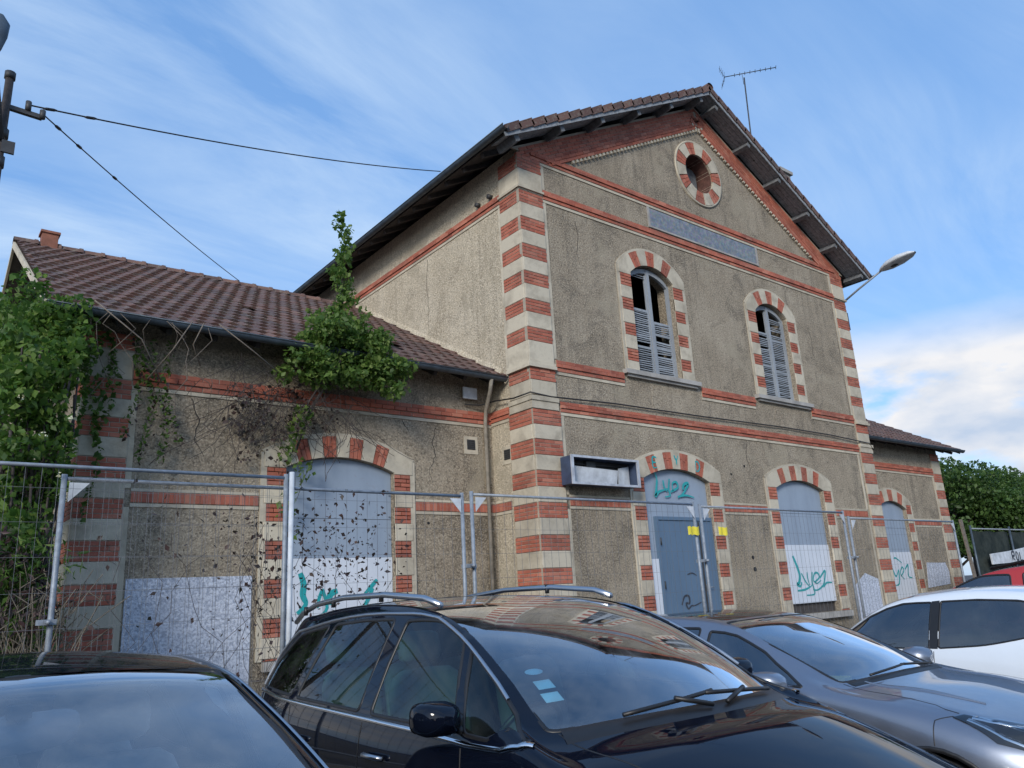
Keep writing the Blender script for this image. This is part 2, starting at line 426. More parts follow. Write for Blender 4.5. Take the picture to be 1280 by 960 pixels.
mb = MB(); mb.box(W0+.43, X0-.01, 21.6, 22, .3, zwing(22)-T); mb.box(X1+.01, W1-.43, 21.6, 22, .3, zwing(22)-T); mb.build('wall', 'stucco', ST)
# upper floor slab seen through the broken shutters
mb = MB(); mb.box(X0+.45, X1-.45, YF+.45, 22.5, 4.9, 5.1); mb.build('upper_floor', 'dark_wood', ST)

# ---- corner quoins
UPR = [(8.71, 8.97), (8.15, 8.42), (7.60, 7.87), (7.08, 7.33), (6.54, 6.79), (6.00, 6.25)]
LOR = [(4.48, 4.75), (3.95, 4.22), (3.41, 3.68), (2.88, 3.14), (2.34, 2.60), (1.80, 2.06), (1.26, 1.52), (.72, .98)]
def quoin(fr, u0, u1, bands, ztop, zbot, out):
    z = ztop
    for k, (a, b) in enumerate(bands):
        stone(fr, u0, u1, b, z, out); brick_field(fr, u0, u1, a, b, out-.004, phase=k); z = a
    stone(fr, u0, u1, zbot, z, out)
led = MB()
for fr, a, b, side in ((FM, X0-.035, X0+.56, 0), (FL, YF-.001, YF+.58, 1), (FM, X1-.56, X1+.035, 0), (FR, YF-.001, YF+.58, 1)):
    quoin(fr, a, b, UPR, 9.42, 5.62, .035)
    brick_field(fr, a, b, 9.42, 9.71, .031)
    brick_field(fr, a, b, 5.28, 5.50, .035); stone(fr, a, b, 5.0, 5.28, .035)
    e = .03
    for z0, z1, o in ((9.0, 9.045, .07), (5.50, 5.56, .085), (5.56, 5.62, .06), (4.90, 4.98, .075), (4.76, 4.90, .055)):
        led = MB(); fbox(led, fr, a-(o-.035 if not side and a < 15 else 0), b+(o-.035 if not side and a > 15 else 0)+.0, z0, z1, -.02, o+(.001 if side else 0)); led.build('ledge', 'cream_stone', ST)
    quoin(fr, a, b+(.05 if side or a < 15 else 0), LOR, 4.77, .45, .045)
for fr, a, b in ((FW, W0-.03, W0+.56), (FWL, YW, YW+.56), (FW, W1-.56, W1+.03), (FWR, YW, YW+.56)):
    quoin(fr, a, b, LOR, 5.15, .45, .035)
    brick_field(fr, a, b, 5.17, 5.4, .03)
fbox(mortar, FM, X0-.02, X0+.4, 9.4, 9.75, -.1, .02); fbox(mortar, FM, X1-.4, X1+.02, 9.4, 9.75, -.1, .02)
# fill behind the stones
for fr, a, b, zt_ in ((FM, X0-.028, X0+.55, 9.7), (FM, X1-.55, X1+.028, 9.7), (FL, YF, YF+.57, 9.7), (FR, YF, YF+.57, 9.7),
                  (FW, W0-.024, W0+.55, 5.38), (FWL, YW, YW+.55, 5.38), (FW, W1-.55, W1+.024, 5.38), (FWR, YW, YW+.55, 5.38)):
    fbox(mortar, fr, a, b, .4, zt_, -.05, .022)

# ---- brick belts
def belt(fr, u0, u1, z0, z1, out=.03, proud=(0, .025, 0), line=True):
    brick_field(fr, u0, u1, z0, z1, out, course=(z1-z0)/len(proud), proud=list(proud))
    if line: fbox(borders, fr, u0, u1, z0-.055, z0-.004, -.02, .018)
borders = MB()
belt(FM, X0+.30, X1-.30, 9.71, 9.91); belt(FM, X0+.56, X1-.56, 8.92, 9.13)
belt(FM, X0+.60, 10.88, 5.50, 5.72); belt(FM, 13.22, 15.12, 5.50, 5.72); belt(FM, 17.42, X1-.60, 5.50, 5.72)
belt(FM, X0+.62, X1-.60, 4.75, 4.95)
belt(FL, YF+.58, 22.9, 8.92, 9.13); belt(FL, YF+.62, YW, 4.72, 4.93)
belt(FW, W0+.56, X0-.02, 4.69, 4.92); belt(FW, X1+.02, W1-.56, 4.69, 4.92)
for fr, a, b in ((FM, X0+.70, 10.72), (FM, 13.5, 15.02), (FM, 17.82, X1-.70), (FW, W0+.64, 4.20), (FW, 6.85, X0-.02), (FW, X1+.02, 21.8), (FW, 24.3, W1-.64), (FL, YF+.70, YW-.02)):
    soldier(fr, a, b, 3.10, 3.245, .022)
    fbox(borders, fr, a, b, 3.045, 3.092, -.02, .014); fbox(borders, fr, a, b, 3.253, 3.29, -.02, .014)
# thin cream borders of the rendered panels
for fr, a, z0, z1 in ((FM, X0+.56, 5.74, 8.86), (FM, X1-.64, 5.74, 8.86), (FL, YF+.58, 5.6, 8.86), (FM, X0+.625, 3.29, 4.69), (FM, X0+.625, .5, 3.04), (FM, X1-.70, 3.29, 4.69), (FM, X1-.70, .5, 3.04),
                      (FW, W0+.56, 3.29, 4.63), (FW, W0+.56, .5, 3.04), (FW, W1-.64, 3.29, 4.63), (FW, W1-.64, .5, 3.04), (FM, X0+.56, 9.14, 9.65), (FM, X1-.64, 9.14, 9.65)):
    fbox(borders, fr, a, a+.075, z0, z1, -.02, .012)

# ---- gable band of bricks following the roof
gdir = []
for sgn in (-1, 1):
    sl = Vector((sgn, 0, -TAN)).normalized(); nz_ = Vector((sgn*TAN, 0, 1)).normalized()
    Lb = 5.9/abs(sl.x)
    for k in range(7):
        x = .0 if k % 2 else .116; base = Vector((XC, YF, ZAP-T-.045)) - nz_*(.04+k*.072)
        xs = x - .116
        while xs < Lb-.2:
            a, b = max(xs, .0+.06*0), xs+.232
            c = base + sl*((a+b)/2)
            if abs(c.x-XC) > .03 and c.z > 9.72:
                o = .03 + (.02 if k in (5, 6) else 0)
                BRICKS.append((c + Vector((0, -(o-.03), 0)), sl*((b-a-.008)/2), Vector((0, .03, 0)), nz_*.032))
            xs += .232
    # dentils
    x = .1
    while x < Lb-.9:
        c = Vector((XC, YF-.03, ZAP-T-.045)) - nz_*(.04+7*.072-.005) + sl*x
        if c.z > 9.95: STONES.append((c, sl*.032, Vector((0, .03, 0)), nz_*.028))
        x += .13
gb = MB()
gb.prism([(XC, YF+.02, ZAP-T), (XC+5.9, YF+.02, zroof(XC+5.9)-T), (XC+5.3, YF+.02, 9.78), (XC+4.6, YF+.02, 9.92), (XC, YF+.02, ZAP-T-.58), (XC-4.6, YF+.02, 9.92), (XC-5.3, YF+.02, 9.78), (XC-5.9, YF+.02, zroof(XC-5.9)-T)], (0, -.04, 0))
gb.build('gable_band', 'mortar', ST)

# ---- arched surrounds
def surround(fr, cx, a, z0, zs, zc, nred, bands, zb, wid=.35, out=.035, right=True):
    h = zc-zs; r_ = (a*a+h*h)/(2*h); c = zc-r_; t0 = math.asin(a/r_); ro = r_+.335; n = 2*nred+1
    zt_ = bands[0][1]          # top of first jamb brick block
    xo = a+wid
    for k in range(n):
        ta, tb = -t0+2*t0*k/n, -t0+2*t0*(k+1)/n
        ta += .0015; tb -= .0015
        P = lambda t, q: (cx+q*math.sin(t), c+q*math.cos(t))
        if k in (0, n-1):
            s_ = 1 if k else -1; ti = ta if k else tb; te = math.asin(min(.99, xo/ro))
            arc_i = [P(ti+(s_*t0-ti)*q/4, r_+.002) for q in range(5)]
            arc_o = [P(s_*te+(ti-s_*te)*q/6, ro) for q in range(7)]
            poly = arc_i + [(cx+s_*a, zt_+.003), (cx+s_*xo, zt_+.003)] + arc_o
            MB().prism([fr.p(u, z, out) for u, z in poly], -fr.n*.14).build('voussoir', 'cream_stone', ST)
        elif k % 2 == 0:
            poly = [P(ta+(tb-ta)*q/4, r_+.002) for q in range(5)] + [P(tb+(ta-tb)*q/4, ro) for q in range(5)]
            MB().prism([fr.p(u, z, out) for u, z in poly], -fr.n*.14).build('voussoir', 'cream_stone', ST)
        else:
            mb = MB(); nc = max(2, round((tb-ta)*(r_+.17)/.07))
            for i in range(nc):
                for j in range(2):
                    sp_ = .5 if i % 2 else .62
                    q0, q1 = (r_+.002, r_+.335*sp_-.004) if j == 0 else (r_+.335*sp_+.004, ro-.004)
                    u0_, u1_ = ta+(tb-ta)*i/nc+.004/r_, ta+(tb-ta)*(i+1)/nc-.004/r_
                    poly = [P(u0_, q0), P(u1_, q0), P(u1_, q1), P(u0_, q1)]
                    mb.prism([fr.p(u, z, out-.004+random.uniform(-.003, .003)) for u, z in poly], -fr.n*.13)
            mb.build('brick_voussoir', 'brick_red', ST)
    # outer cream line
    te = math.asin(min(.99, xo/ro)); te2 = math.asin(min(.99, (xo+.05)/(ro+.05)))
    po = [(cx+(ro+.05)*math.sin(t), c+(ro+.05)*math.cos(t)) for t in [-te2+2*te2*q/20 for q in range(21)]]
    pi = [(cx+ro*math.sin(t), c+ro*math.cos(t)) for t in [te-2*te*q/20 for q in range(21)]]
    borders.prism([fr.p(u, z, out-.012) for u, z in po+pi], -fr.n*.05)
    zlo = zb
    for s_ in (-1, 1):
        if s_ == 1 and not right: continue
        u0_, u1_ = (cx-xo, cx-a) if s_ < 0 else (cx+a, cx+xo)
        z = zt_
        for k, (p, q) in enumerate(bands):
            if q < zlo: break
            p2 = max(p, zlo)
            if k: stone(fr, u0_, u1_, q, z, out)
            brick_field(fr, u0_+(.0 if s_ > 0 else .04), u1_-(.04 if s_ > 0 else 0), p2, q, out-.004, phase=k)
            fbox(borders, fr, (u0_ if s_ < 0 else u1_-.04), (u0_+.04 if s_ < 0 else u1_), p2, q, -.02, out-.01)
            z = p2
        if z > zlo+.02: stone(fr, u0_, u1_, zlo, z, out)
        fbox(mortar, fr, u0_+.004, u1_-.004, zlo, zt_, -.14, out-.014)
        fbox(borders, fr, (u0_-.05 if s_ < 0 else u1_), (u0_ if s_ < 0 else u1_+.05), zlo, c+ro*math.cos(te)-.0, -.02, out-.012)
for q in UPW: surround(FM, *q, 3, UPR[2:], 5.80)
surround(FM, *GD, 4, LOR[2:], .52); surround(FM, *GW, 4, LOR[2:], .95)
surround(FW, *WL, 4, LOR[2:], .95, wid=.34); surround(FW, *WR, 3, LOR[2:], .95, wid=.34)
borders.build('panel_border', 'cream_stone', ST)

# ---- round window of the gable
for k in range(14):
    t0_, t1_ = 2*math.pi*(k+.03)/14-.12, 2*math.pi*(k+.97)/14-.12
    if k % 2:
        P = lambda t, q: FM.p(OC[0]+q*math.cos(t), OC[1]+q*math.sin(t), .04)
        poly = [P(t0_+(t1_-t0_)*q/4, .50) for q in range(5)] + [P(t1_+(t0_-t1_)*q/4, .80) for q in range(5)]
        MB().prism(poly, -FM.n*.2).build('voussoir', 'cream_stone', ST)
    else:
        mb = MB()
        for i in range(3):
            for j in range(2):
                a_, b_ = t0_+(t1_-t0_)*i/3+.008, t0_+(t1_-t0_)*(i+1)/3-.008; q0, q1 = ((.50, .645), (.655, .80))[j]
                mb.prism([FM.p(OC[0]+q*math.cos(t), OC[1]+q*math.sin(t), .036) for t, q in ((a_, q0), (b_, q0), (b_, q1), (a_, q1))], -FM.n*.2)
        mb.build('brick_voussoir', 'brick_red', ST)
mb = MB(); mb.grid([[FM.p(OC[0]+q*math.cos(t), OC[1]+q*math.sin(t), o) for t in [2*math.pi*k/40 for k in range(41)]] for q, o in ((.80, -.02), (.80, .03), (.85, .03), (.85, -.02))]); mb.build('round_window_border', 'cream_stone', ST)
mb = MB(); mb.grid([[FM.p(OC[0]+.498*math.cos(t), OC[1]+.498*math.sin(t), o) for t in [2*math.pi*k/40 for k in range(41)]] for o in (-.02, -.2, -.42)], False); mb.build('brick_lining', 'dark_brick', ST, fixn=False)
mb = MB(); fbox(mb, FM, OC[0]-.49, OC[0]+.49, OC[1]-.49, OC[1]+.49, -.62, -.60); mb.build('dark_void_plate', 'black_void', ST)  # black plate standing in for the darkness of the attic behind
mb = MB(); fbox(mb, FM, OC[0]-.1, OC[0]+.42, OC[1]-.42, OC[1]+.4, -.40, -.38); mb.build('loose_board', 'grey_wood', ST)
mb = MB(); mb.bar(FM.p(OC[0]-.12, OC[1]-.5, -.3), FM.p(OC[0]-.05, OC[1]+.5, -.3), .05, .05); mb.build('broken_mullion', 'grey_wood', ST)

# ---- station name panel
mb = MB(); fbox(mb, FM, 12.16, 16.02, 9.20, 9.63, -.02, .02); mb.build('name_panel', 'name_mosaic', ST)
mb = MB(); fbox(mb, FM, 12.10, 12.16, 9.16, 9.65, -.02, .03); fbox(mb, FM, 16.02, 16.08, 9.16, 9.65, -.02, .03); fbox(mb, FM, 12.16, 16.02, 9.16, 9.198, -.02, .035); mb.build('name_panel_edge', 'concrete', ST)

# ---- sills
for (cx, a, z0, zs, zc) in UPW:
    mb = MB(); fbox(mb, FM, cx-1.13, cx+1.13, 5.70, 5.787, -.3, .12); fbox(mb, FM, cx-1.05, cx+1.05, 5.65, 5.70, -.1, .07); mb.build('window_sill', 'concrete', ST)
for fr, (cx, a, z0, zs, zc) in ((FM, GW), (FW, WL), (FW, WR)):
    mb = MB(); fbox(mb, fr, cx-a-.3, cx+a+.3, .82, .945, -.3, .12); mb.build('window_sill', 'concrete', ST)

# ---- ruined louvred shutters of the upper windows
def shutter_window(cx, a, z0, zs, zc, broken):
    y = YF+.10; fr = MB()
    h = zc-zs; r_ = (a*a+h*h)/(2*h); c = zc-r_
    top = lambda x, d=0: c+math.sqrt(max(0, (r_-d)**2-(x-cx)**2))
    for s_ in (-1, 1): fr.box(cx+s_*a-(.06 if s_ > 0 else 0), cx+s_*a+(.06 if s_ < 0 else 0), y, y+.07, z0, top(cx+s_*(a-.0))-.0)
    fr.box(cx-.045, cx+.045, y-.012, y+.05, z0+.05, top(cx)-.03)
    xs = [cx-a+.06+(2*a-.12)*k/12 for k in range(13)]
    fr.prism([(x, y, top(x)-.02) for x in xs]+[(x, y, top(x)-.12) for x in reversed(xs)], (0, .06, 0))
    fr.box(cx-a+.06, cx+a-.06, y, y+.06, z0, z0+.05)
    o = fr.build('shuttered_window', 'old_white_paint', ST)
    for s_ in (-1, 1):
        xa, xb = (cx-a+.07, cx-.05) if s_ < 0 else (cx+.05, cx+a-.07)
        st = MB()   # leaf stiles and rails
        st.box(xa, xa+.04, y+.01, y+.045, z0+.06, broken[s_][0]); st.box(xb-.04, xb, y+.01, y+.045, z0+.06, broken[s_][0])
        for zr_ in broken[s_][2]: st.box(xa+.04, xb-.04, y+.012, y+.043, zr_, zr_+.05)
        st.build('shutter_rail', 'old_white_paint', o)
        z = z0+.10; k = 0
        while z < broken[s_][0]:
            skip = any(p < z < q for p, q in broken[s_][1])
            if not skip and random.random() > .05:
                tl = random.gauss(0, .012); tw = random.gauss(0, .006)
                d = Vector((xb-xa-.08, 0, tl)); cc_ = Vector(((xa+xb)/2, y+.028, z))
                ang = R(38)+random.gauss(0, .12)
                mb = MB(); mb.obox(cc_, d/2, Vector((0, math.sin(ang), math.cos(ang)))*.026, Vector((0, math.cos(ang), -math.sin(ang)))*.004)
                mb.build('slat', 'old_white_paint', o)
            z += .046; k += 1
shutter_window(*UPW[0], {-1: (8.02, [(7.22, 7.95), (6.43, 6.50)], (7.19, 6.38)), 1: (7.02, [(6.60, 6.72)], (6.98, 6.72, 6.42))})
shutter_window(*UPW[1], {-1: (8.02, [(7.48, 8.1)], (7.42, 6.6)), 1: (8.0, [(7.9, 8.0), (7.72, 7.76)], (7.3, 6.5))})

# ---- boards closing the ground-floor openings
def strokes(fr, lines, ox, oz, sc, out, mat, name='graffiti', parent=None, sx=1):
    mb = MB()
    for k, (wd, pts) in enumerate(lines):
        P = [Vector((x*sx, -y)) for x, y in pts]
        Q = []
        for i in range(len(P)-1):     # Catmull-Rom
            p0, p1, p2, p3 = P[max(i-1, 0)], P[i], P[i+1], P[min(i+2, len(P)-1)]
            for s_ in range(5):
                t = s_/5; Q.append(.5*((2*p1)+(p2-p0)*t+(2*p0-5*p1+4*p2-p3)*t*t+(3*p1-p0-3*p2+p3)*t**3))
        Q.append(P[-1]); A, B = [], []
        for i, q in enumerate(Q):
            d = Q[min(i+1, len(Q)-1)]-Q[max(i-1, 0)]; d = d.normalized() if d.length > 1e-6 else Vector((1, 0))
            nn = Vector((-d.y, d.x)); f = i/(len(Q)-1); w_ = wd*(.55+.45*math.sin(math.pi*min(1, f+.15)))
            A.append(q+nn*w_/2); B.append(q-nn*w_/2)
        o = out+.0008*k
        mb.grid([[fr.p(ox+q.x*sc, oz+q.y*sc, o) for q in A], [fr.p(ox+q.x*sc, oz+q.y*sc, o) for q in B]], smooth=False)
    return mb.build(name, mat, parent or ST, fixn=False)
LYEZ = [(44, [(285, 300), (320, 420), (338, 520), (320, 600), (292, 622), (330, 645), (352, 600)]),
        (24, [(285, 692), (370, 686), (440, 662), (475, 640)]),
        (24, [(362, 500), (398, 590), (440, 655)]), (24, [(435, 490), (432, 560), (445, 640)]),
        (26, [(500, 490), (480, 600), (492, 680), (488, 742), (390, 748)]),
        (24, [(515, 605), (578, 560), (572, 508), (530, 506), (500, 580), (540, 622), (600, 590)]),
        (28, [(590, 560), (668, 480), (655, 560), (620, 645), (540, 696), (480, 690)]),
        (24, [(620, 668), (668, 622), (742, 620)])]
def board(fr, q, splits, name_mats, deep=-.09):
    cx, a, z0, zs, zc = q; arc = arc_pts(cx, a-.006, zs, zc-.006)
    for (za, zb_, mat, nm, dd) in splits:
        if zb_ is None: poly = [(cx-a+.006, za), (cx+a-.006, za)] + arc
        else: poly = [(cx-a+.006, za), (cx+a-.006, za), (cx+a-.006, zb_), (cx-a+.006, zb_)]
        MB().prism([fr.p(u, z, deep+dd) for u, z in poly], -fr.n*.03).build(nm, mat, ST)
    # screws and seams
    mb = MB()
    for s_ in (-1, 1):
        z = z0+.3
        while z < zs:
            fbox(mb, fr, cx+s_*(a-.05)-.009, cx+s_*(a-.05)+.009, z-.009, z+.009, deep+.01, deep+.026); z += .35
    mb.build('screw_heads', 'galvanised', ST)
board(FM, GW, [(2.435, 3.13, 'steel_panel', 'steel_panel', 0), (3.137, None, 'steel_panel', 'steel_panel', 0), (1.17, 2.43, 'white_board', 'white_board', .02), (.95, 1.165, 'dark_wood', 'lower_board', -.05)], None)
board(FW, WL, [(2.36, 2.95, 'steel_panel', 'steel_panel', 0), (2.957, None, 'steel_panel', 'steel_panel', 0), (.96, 2.355, 'white_board', 'white_board', .02)], None)
board(FW, WR, [(2.32, 3.0, 'steel_panel', 'steel_panel', 0), (3.007, None, 'steel_panel', 'steel_panel', 0), (.96, 2.315, 'white_board', 'white_board', .02)], None)
s_ = 1.90/605.
strokes(FM, LYEZ, GW[0]-.95-165*s_, 2.43+175*.00191, .00191, -.066, 'teal_paint', sx=s_/.00191)
# door: steel filling, leaf, inner panel
cx, a, z0, zs, zc = GD
MB().prism([FM.p(u, z, -.09) for u, z in [(cx-a+.006, .52), (cx+a-.006, .52)]+arc_pts(cx, a-.006, zs, zc-.006)], -FM.n*.03).build('steel_panel', 'steel_panel', ST)
dr = MB(); fbox(dr, FM, 11.50, 13.06, .55, 2.90, -.088, -.05); dr = dr.build('door', 'door_steel', ST)
mb = MB(); fbox(mb, FM, 11.42, 11.49, .55, 2.97, -.088, -.025); fbox(mb, FM, 13.065, 13.10, .55, 2.97, -.088, -.03); fbox(mb, FM, 11.49, 13.065, 2.905, 2.97, -.088, -.028); mb.build('door_frame', 'door_steel', dr)
mb = MB(); fbox(mb, FM, 11.72, 12.62, .8, 2.66, -.05, -.038); mb.build('door_panel', 'door_steel', dr)
mb = MB(); fbox(mb, FM, 12.66, 12.70, .6, 2.88, -.05, -.034); mb.build('door_joint', 'iron', dr)
for z in (.9, 1.7, 2.5):
    mb = MB(); mb.tube([FM.p(11.495, z-.07, -.02), FM.p(11.495, z+.07, -.02)], .014); mb.build('hinge', 'iron', dr)
mb = MB(); fbox(mb, FM, 12.72, 12.78, 1.55, 1.68, -.05, -.03); mb.tube([FM.p(12.75, 1.62, -.03), FM.p(12.75, 1.62, .02), FM.p(12.86, 1.62, .02)], .01); mb.build('handle', 'galvanised', dr)
mb = MB(); fbox(mb, FM, 11.15, 11.41, .6, 2.18, -.06, -.045); mb.build('white_board', 'white_board', ST)
k_ = 1.30/480.
strokes(FM, [(30, [(270, 340), (305, 380), (325, 470)]), (34, [(325, 470), (300, 600), (290, 645), (330, 600), (380, 580), (440, 560)]), (26, [(395, 470), (400, 540), (430, 590)]), (26, [(470, 450), (450, 560), (460, 630), (400, 650)]), (28, [(470, 590), (560, 540), (550, 480), (500, 500), (500, 580)]), (34, [(620, 560), (640, 500), (695, 490), (620, 600), (550, 650)]), (24, [(550, 640), (650, 620), (750, 640)])],
        11.14-140*.00248, 4.52, .0018, -.055, 'teal_paint', sx=1.38)
strokes(FM, [(16, [(330, 890), (370, 830), (420, 830), (420, 880), (380, 880), (400, 920), (440, 900), (480, 900), (560, 880)]), (10, [(430, 670), (490, 660), (540, 680)])], 11.5-165/400., 1.35+880/400., 1/400., -.030, 'black_paint_stroke')
# painted letters on the cream stones over the door
for ang, pts in ((-.26, [[(60, 0), (0, 0), (0, 100), (60, 100)], [(0, 50), (45, 50)]]), (0, [[(0, 0), (30, 50), (60, 0)], [(30, 50), (30, 100)]]), (.26, [[(0, 0), (40, 5), (60, 50), (40, 95), (0, 100), (0, 0)]])):
    h = zc-zs; r_ = (a*a+h*h)/(2*h); c = zc-r_; u, z = cx+(r_+.25)*math.sin(ang*1.0*(a/r_/1.3)/.34), c+(r_+.25)*math.cos(ang)
    th = ang*(a/r_)/.44
    u, z = cx+(r_+.27)*math.sin(th), c+(r_+.27)*math.cos(th)
    strokes(FM, [(20, p) for p in pts], u-.05, z, .0019, .037, 'teal_paint')
# whitewashed patches on the wing render
mb = MB(); fbox(mb, FW, W0+.66, 4.14, .5, 2.12, -.01, .012); mb.build('whitewash_panel', 'whitewash', ST)
mb = MB(); mb.prism([FW.p(u, z, .01) for u, z in ((24.62, 1.99), (25.85, 1.97), (26.0, 1.7), (25.93, 1.33), (24.45, 1.26))], -FW.n*.02); mb.build('whitewash_panel', 'whitewash', ST)
mb = MB(); mb.prism([FM.p(u, z, .006) for u, z in ((18.2, .6), (19.3, .6), (19.28, 1.6), (18.7, 1.75), (18.2, 1.5))], -FM.n*.02); mb.build('whitewash_panel', 'whitewash', ST)
# graffiti on the wing boards
k_ = 1.80/980.
strokes(FW, [(62, [(240, 240), (270, 340), (265, 440), (290, 520), (220, 600)]), (34, [(430, 390), (400, 480), (390, 560)]), (34, [(430, 390), (470, 560), (400, 640)]), (60, [(560, 410), (500, 440), (490, 510), (540, 520)]), (40, [(920, 320), (850, 400), (780, 480)]), (40, [(880, 400), (800, 560), (700, 600)]), (30, [(700, 620), (860, 600), (960, 620)])],
        WL[0]-.9-100*.00188, 2.35+110*.0016, .0016, -.066, 'teal_paint', sx=1.17)
k_ = 1.65/180.
strokes(FW, [(9, [(40, 70), (55, 110), (80, 80)]), (9, [(80, 80), (70, 140), (45, 150)]), (8, [(90, 110), (115, 85), (105, 70), (88, 100), (110, 125)]), (9, [(125, 80), (150, 60), (140, 110), (165, 120)]), (7, [(60, 30), (75, 28), (110, 50)])], WR[0]-.78, 2.32, .0062, -.066, 'teal_paint', sx=1.4)
# patches of mortar repair under the first-floor sill
for u0_, u1_ in ((11.7, 12.35), (15.9, 16.6)):
    mb = MB(); mb.prism([FM.p(u, z, .006) for u, z in ((u0_, 5.0), (u1_-.1, 5.02), (u1_, 5.3), (u1_-.05, 5.58), (u0_+.05, 5.58), (u0_-.08, 5.3))], -FM.n*.02); mb.build('mortar_patch', 'stucco', ST)
# cracks and plug holes in the render
for fr, pts_ in ((FW, [(6.60, 4.66), (6.66, 4.55), (6.71, 4.50), (6.80, 4.38)]), (FW, [(7.3, 4.55), (7.22, 4.3), (7.28, 4.05), (7.15, 3.8), (7.2, 3.5)]), (FM, [(14.6, 4.6), (14.52, 4.3), (14.6, 4.05), (14.5, 3.8)]), (FM, [(9.9, 8.7), (9.96, 8.4), (9.88, 8.0), (9.95, 7.7)]), (FL, [(13.2, 8.8), (13.26, 8.2), (13.2, 7.6), (13.28, 7.1)]), (FM, [(17.9, 7.9), (18.0, 7.6), (17.95, 7.2), (18.1, 6.9)]), (FW, [(3.2, 4.6), (3.3, 4.3), (3.25, 4.0), (3.45, 3.7)])):
    q_ = []
    for i in range(len(pts_)-1):
        for k in range(4): t = k/4; q_.append((pts_[i][0]*(1-t)+pts_[i+1][0]*t+random.uniform(-.015, .015), -(pts_[i][1]*(1-t)+pts_[i+1][1]*t)))
    strokes(fr, [(.012, q_)], 0, 0, 1, .003, 'black_void', 'crack')
for u, z, w_ in ((14.28, 2.17, .05), (14.3, 1.93, .06), (13.9, 3.9, .03), (14.4, 4.1, .035), (7.1, 2.9, .03)):
    mb = MB(); mb.grid([[FM.p(u+w_*q*math.cos(a), z+w_*.8*q*math.sin(a), .004) if u > 8 else FW.p(u+w_*q*math.cos(a), z+w_*.8*q*math.sin(a), .004) for a in [2*math.pi*k/10 for k in range(11)]] for q in (.01, .6, 1)], False); mb.build('plug_hole', 'black_void', ST)
# vents
for fr, u, z in ((FW, 8.03, 4.30), (FL, 10.76, 4.08)):
    mb = MB(); fbox(mb, fr, u-.15, u+.15, z-.17, z+.15, -.02, .012); o = mb.build('vent_surround', 'cream_stone', ST)
    mb = MB(); fbox(mb, fr, u-.085, u+.085, z-.09, z+.09, .0, .02)
    for k in range(5): fbox(mb, fr, u-.08, u+.08, z-.08+k*.036, z-.062+k*.036, .02, .03)
    mb.build('vent_grille', 'iron', o)
# carrier holes under the eave
mb = MB()
for y in (10.85, 11.25): mb.tube([FL.p(y, 9.2, .0), FL.p(y, 9.2, .09)], .05)
mb.build('bracket_stub', 'iron', ST)

# ---- roofs
def roof_tiles(o, u, v, nu, nv, name, singles, wd=.225, gauge=.335, stag=True, holes=()):
    """Interlocking clay tiles, o = eave corner, u along the eave, v up the slope"""
    o, u, v = Vector(o), Vector(u), Vector(v).normalized(); n_ = u.cross(v).normalized()
    if n_.z < 0: n_ = -n_
    for j in range(nv):
        for i in range(-1 if stag and j % 2 else 0, nu):
            off = .5 if stag and j % 2 else 0
            x0, x1 = max(0, (i+off)*wd), min(nu*wd, (i+off+1)*wd)
            if x1-x0 < .05 or (i, j) in holes: continue
            c = o + u*((x0+x1)/2) + v*(j*gauge+gauge/2) + n_*.02
            singles.append((c, u*((x1-x0)/2), v, n_, j))
TILES = []
def tile_unit():
    mb = MB(); prof = [(-1, .006), (-.7, .0), (-.1, .0), (.2, .014), (.5, .024), (.8, .014), (1, .006)]
    P = []
    for y, lift in ((-.195, .030), (-.180, .036), (.20, .004)):
        P.append([(x, y, z+lift) for x, z in prof])
    P.insert(0, [(x, -.190, min(z, .004)-.006) for x, z in prof])
    mb.grid(P, smooth=False); return mb.mesh('roof_tile', 'roof_tile')
TM = tile_unit()
def add_tiles_joined(lst, name, parent):
    mb = MB(); base = [v_.co.copy() for v_ in TM.vertices]; fs = [tuple(p.vertices) for p in TM.polygons]
    for c, ux, v, n_, _ in lst:
        jt = random.uniform(-.004, .004)
        mb.add([c + ux*b.x + v*(b.y) + n_*(b.z+jt) for b in base], fs)
    return mb.build(name, 'roof_tile', parent, kind='stuff', fixn=False)
# wing front slopes
vW = Vector((0, 1, TANW)).normalized(); LW = (16.6-10.72)/vW.y; nvW = round(LW/.335)
ga = LW/nvW
wing_l = []; roof_tiles((1.28, 10.72, 5.49), (1, 0, 0), vW, 32, nvW, 'x', wing_l, wd=(X0+.1-1.28)/32, gauge=ga, holes={(14, 8), (23, 3), (24, 4)})
wing_r = []; roof_tiles((X1-.05, 10.72, 5.49), (1, 0, 0), vW, 33, nvW, 'x', wing_r, wd=(27.45-X1+.05)/33, gauge=ga)
vB = Vector((0, -1, TANW)).normalized()
back = []
for xa, xb in ((1.28, X0), (X1, 27.45)): roof_tiles((xa, 22.48, 5.49), (1, 0, 0), vB, 32, nvW, 'x', back, wd=(xb-xa)/32, gauge=ga)
vl = Vector((1, 0, TAN)).normalized(); LM = (XC-7.86)/vl.x; nvM = round(LM/.335)
main_t = []
for x_, v_ in ((7.86, vl), (2*XC-7.86, Vector((-1, 0, TAN)).normalized())):
    roof_tiles((x_, 9.46, zroof(7.86)-.02), (0, 1, 0), v_, 60, nvM, 'x', main_t, wd=14.0/60, gauge=LM/nvM)
alls = sorted(wing_l, key=lambda t: -proj_size(t[0], 1))
single, rest = alls[:250], alls[250:]
verge = sorted(main_t, key=lambda t: -proj_size(t[0], 1) if t[0].y < 9.7 else 0); single += verge[:48]; main_t = verge[48:]
for c, ux, v, n_, j in single:
    o = link('tile', TM, ST); M = Matrix((ux, v, n_)).transposed().to_4x4(); M.translation = c + n_*random.uniform(-.004, .004)
    o.matrix_basis = M
add_tiles_joined(rest+wing_r, 'roof_tiling', ST); add_tiles_joined(main_t+back, 'roof_tiling', ST)
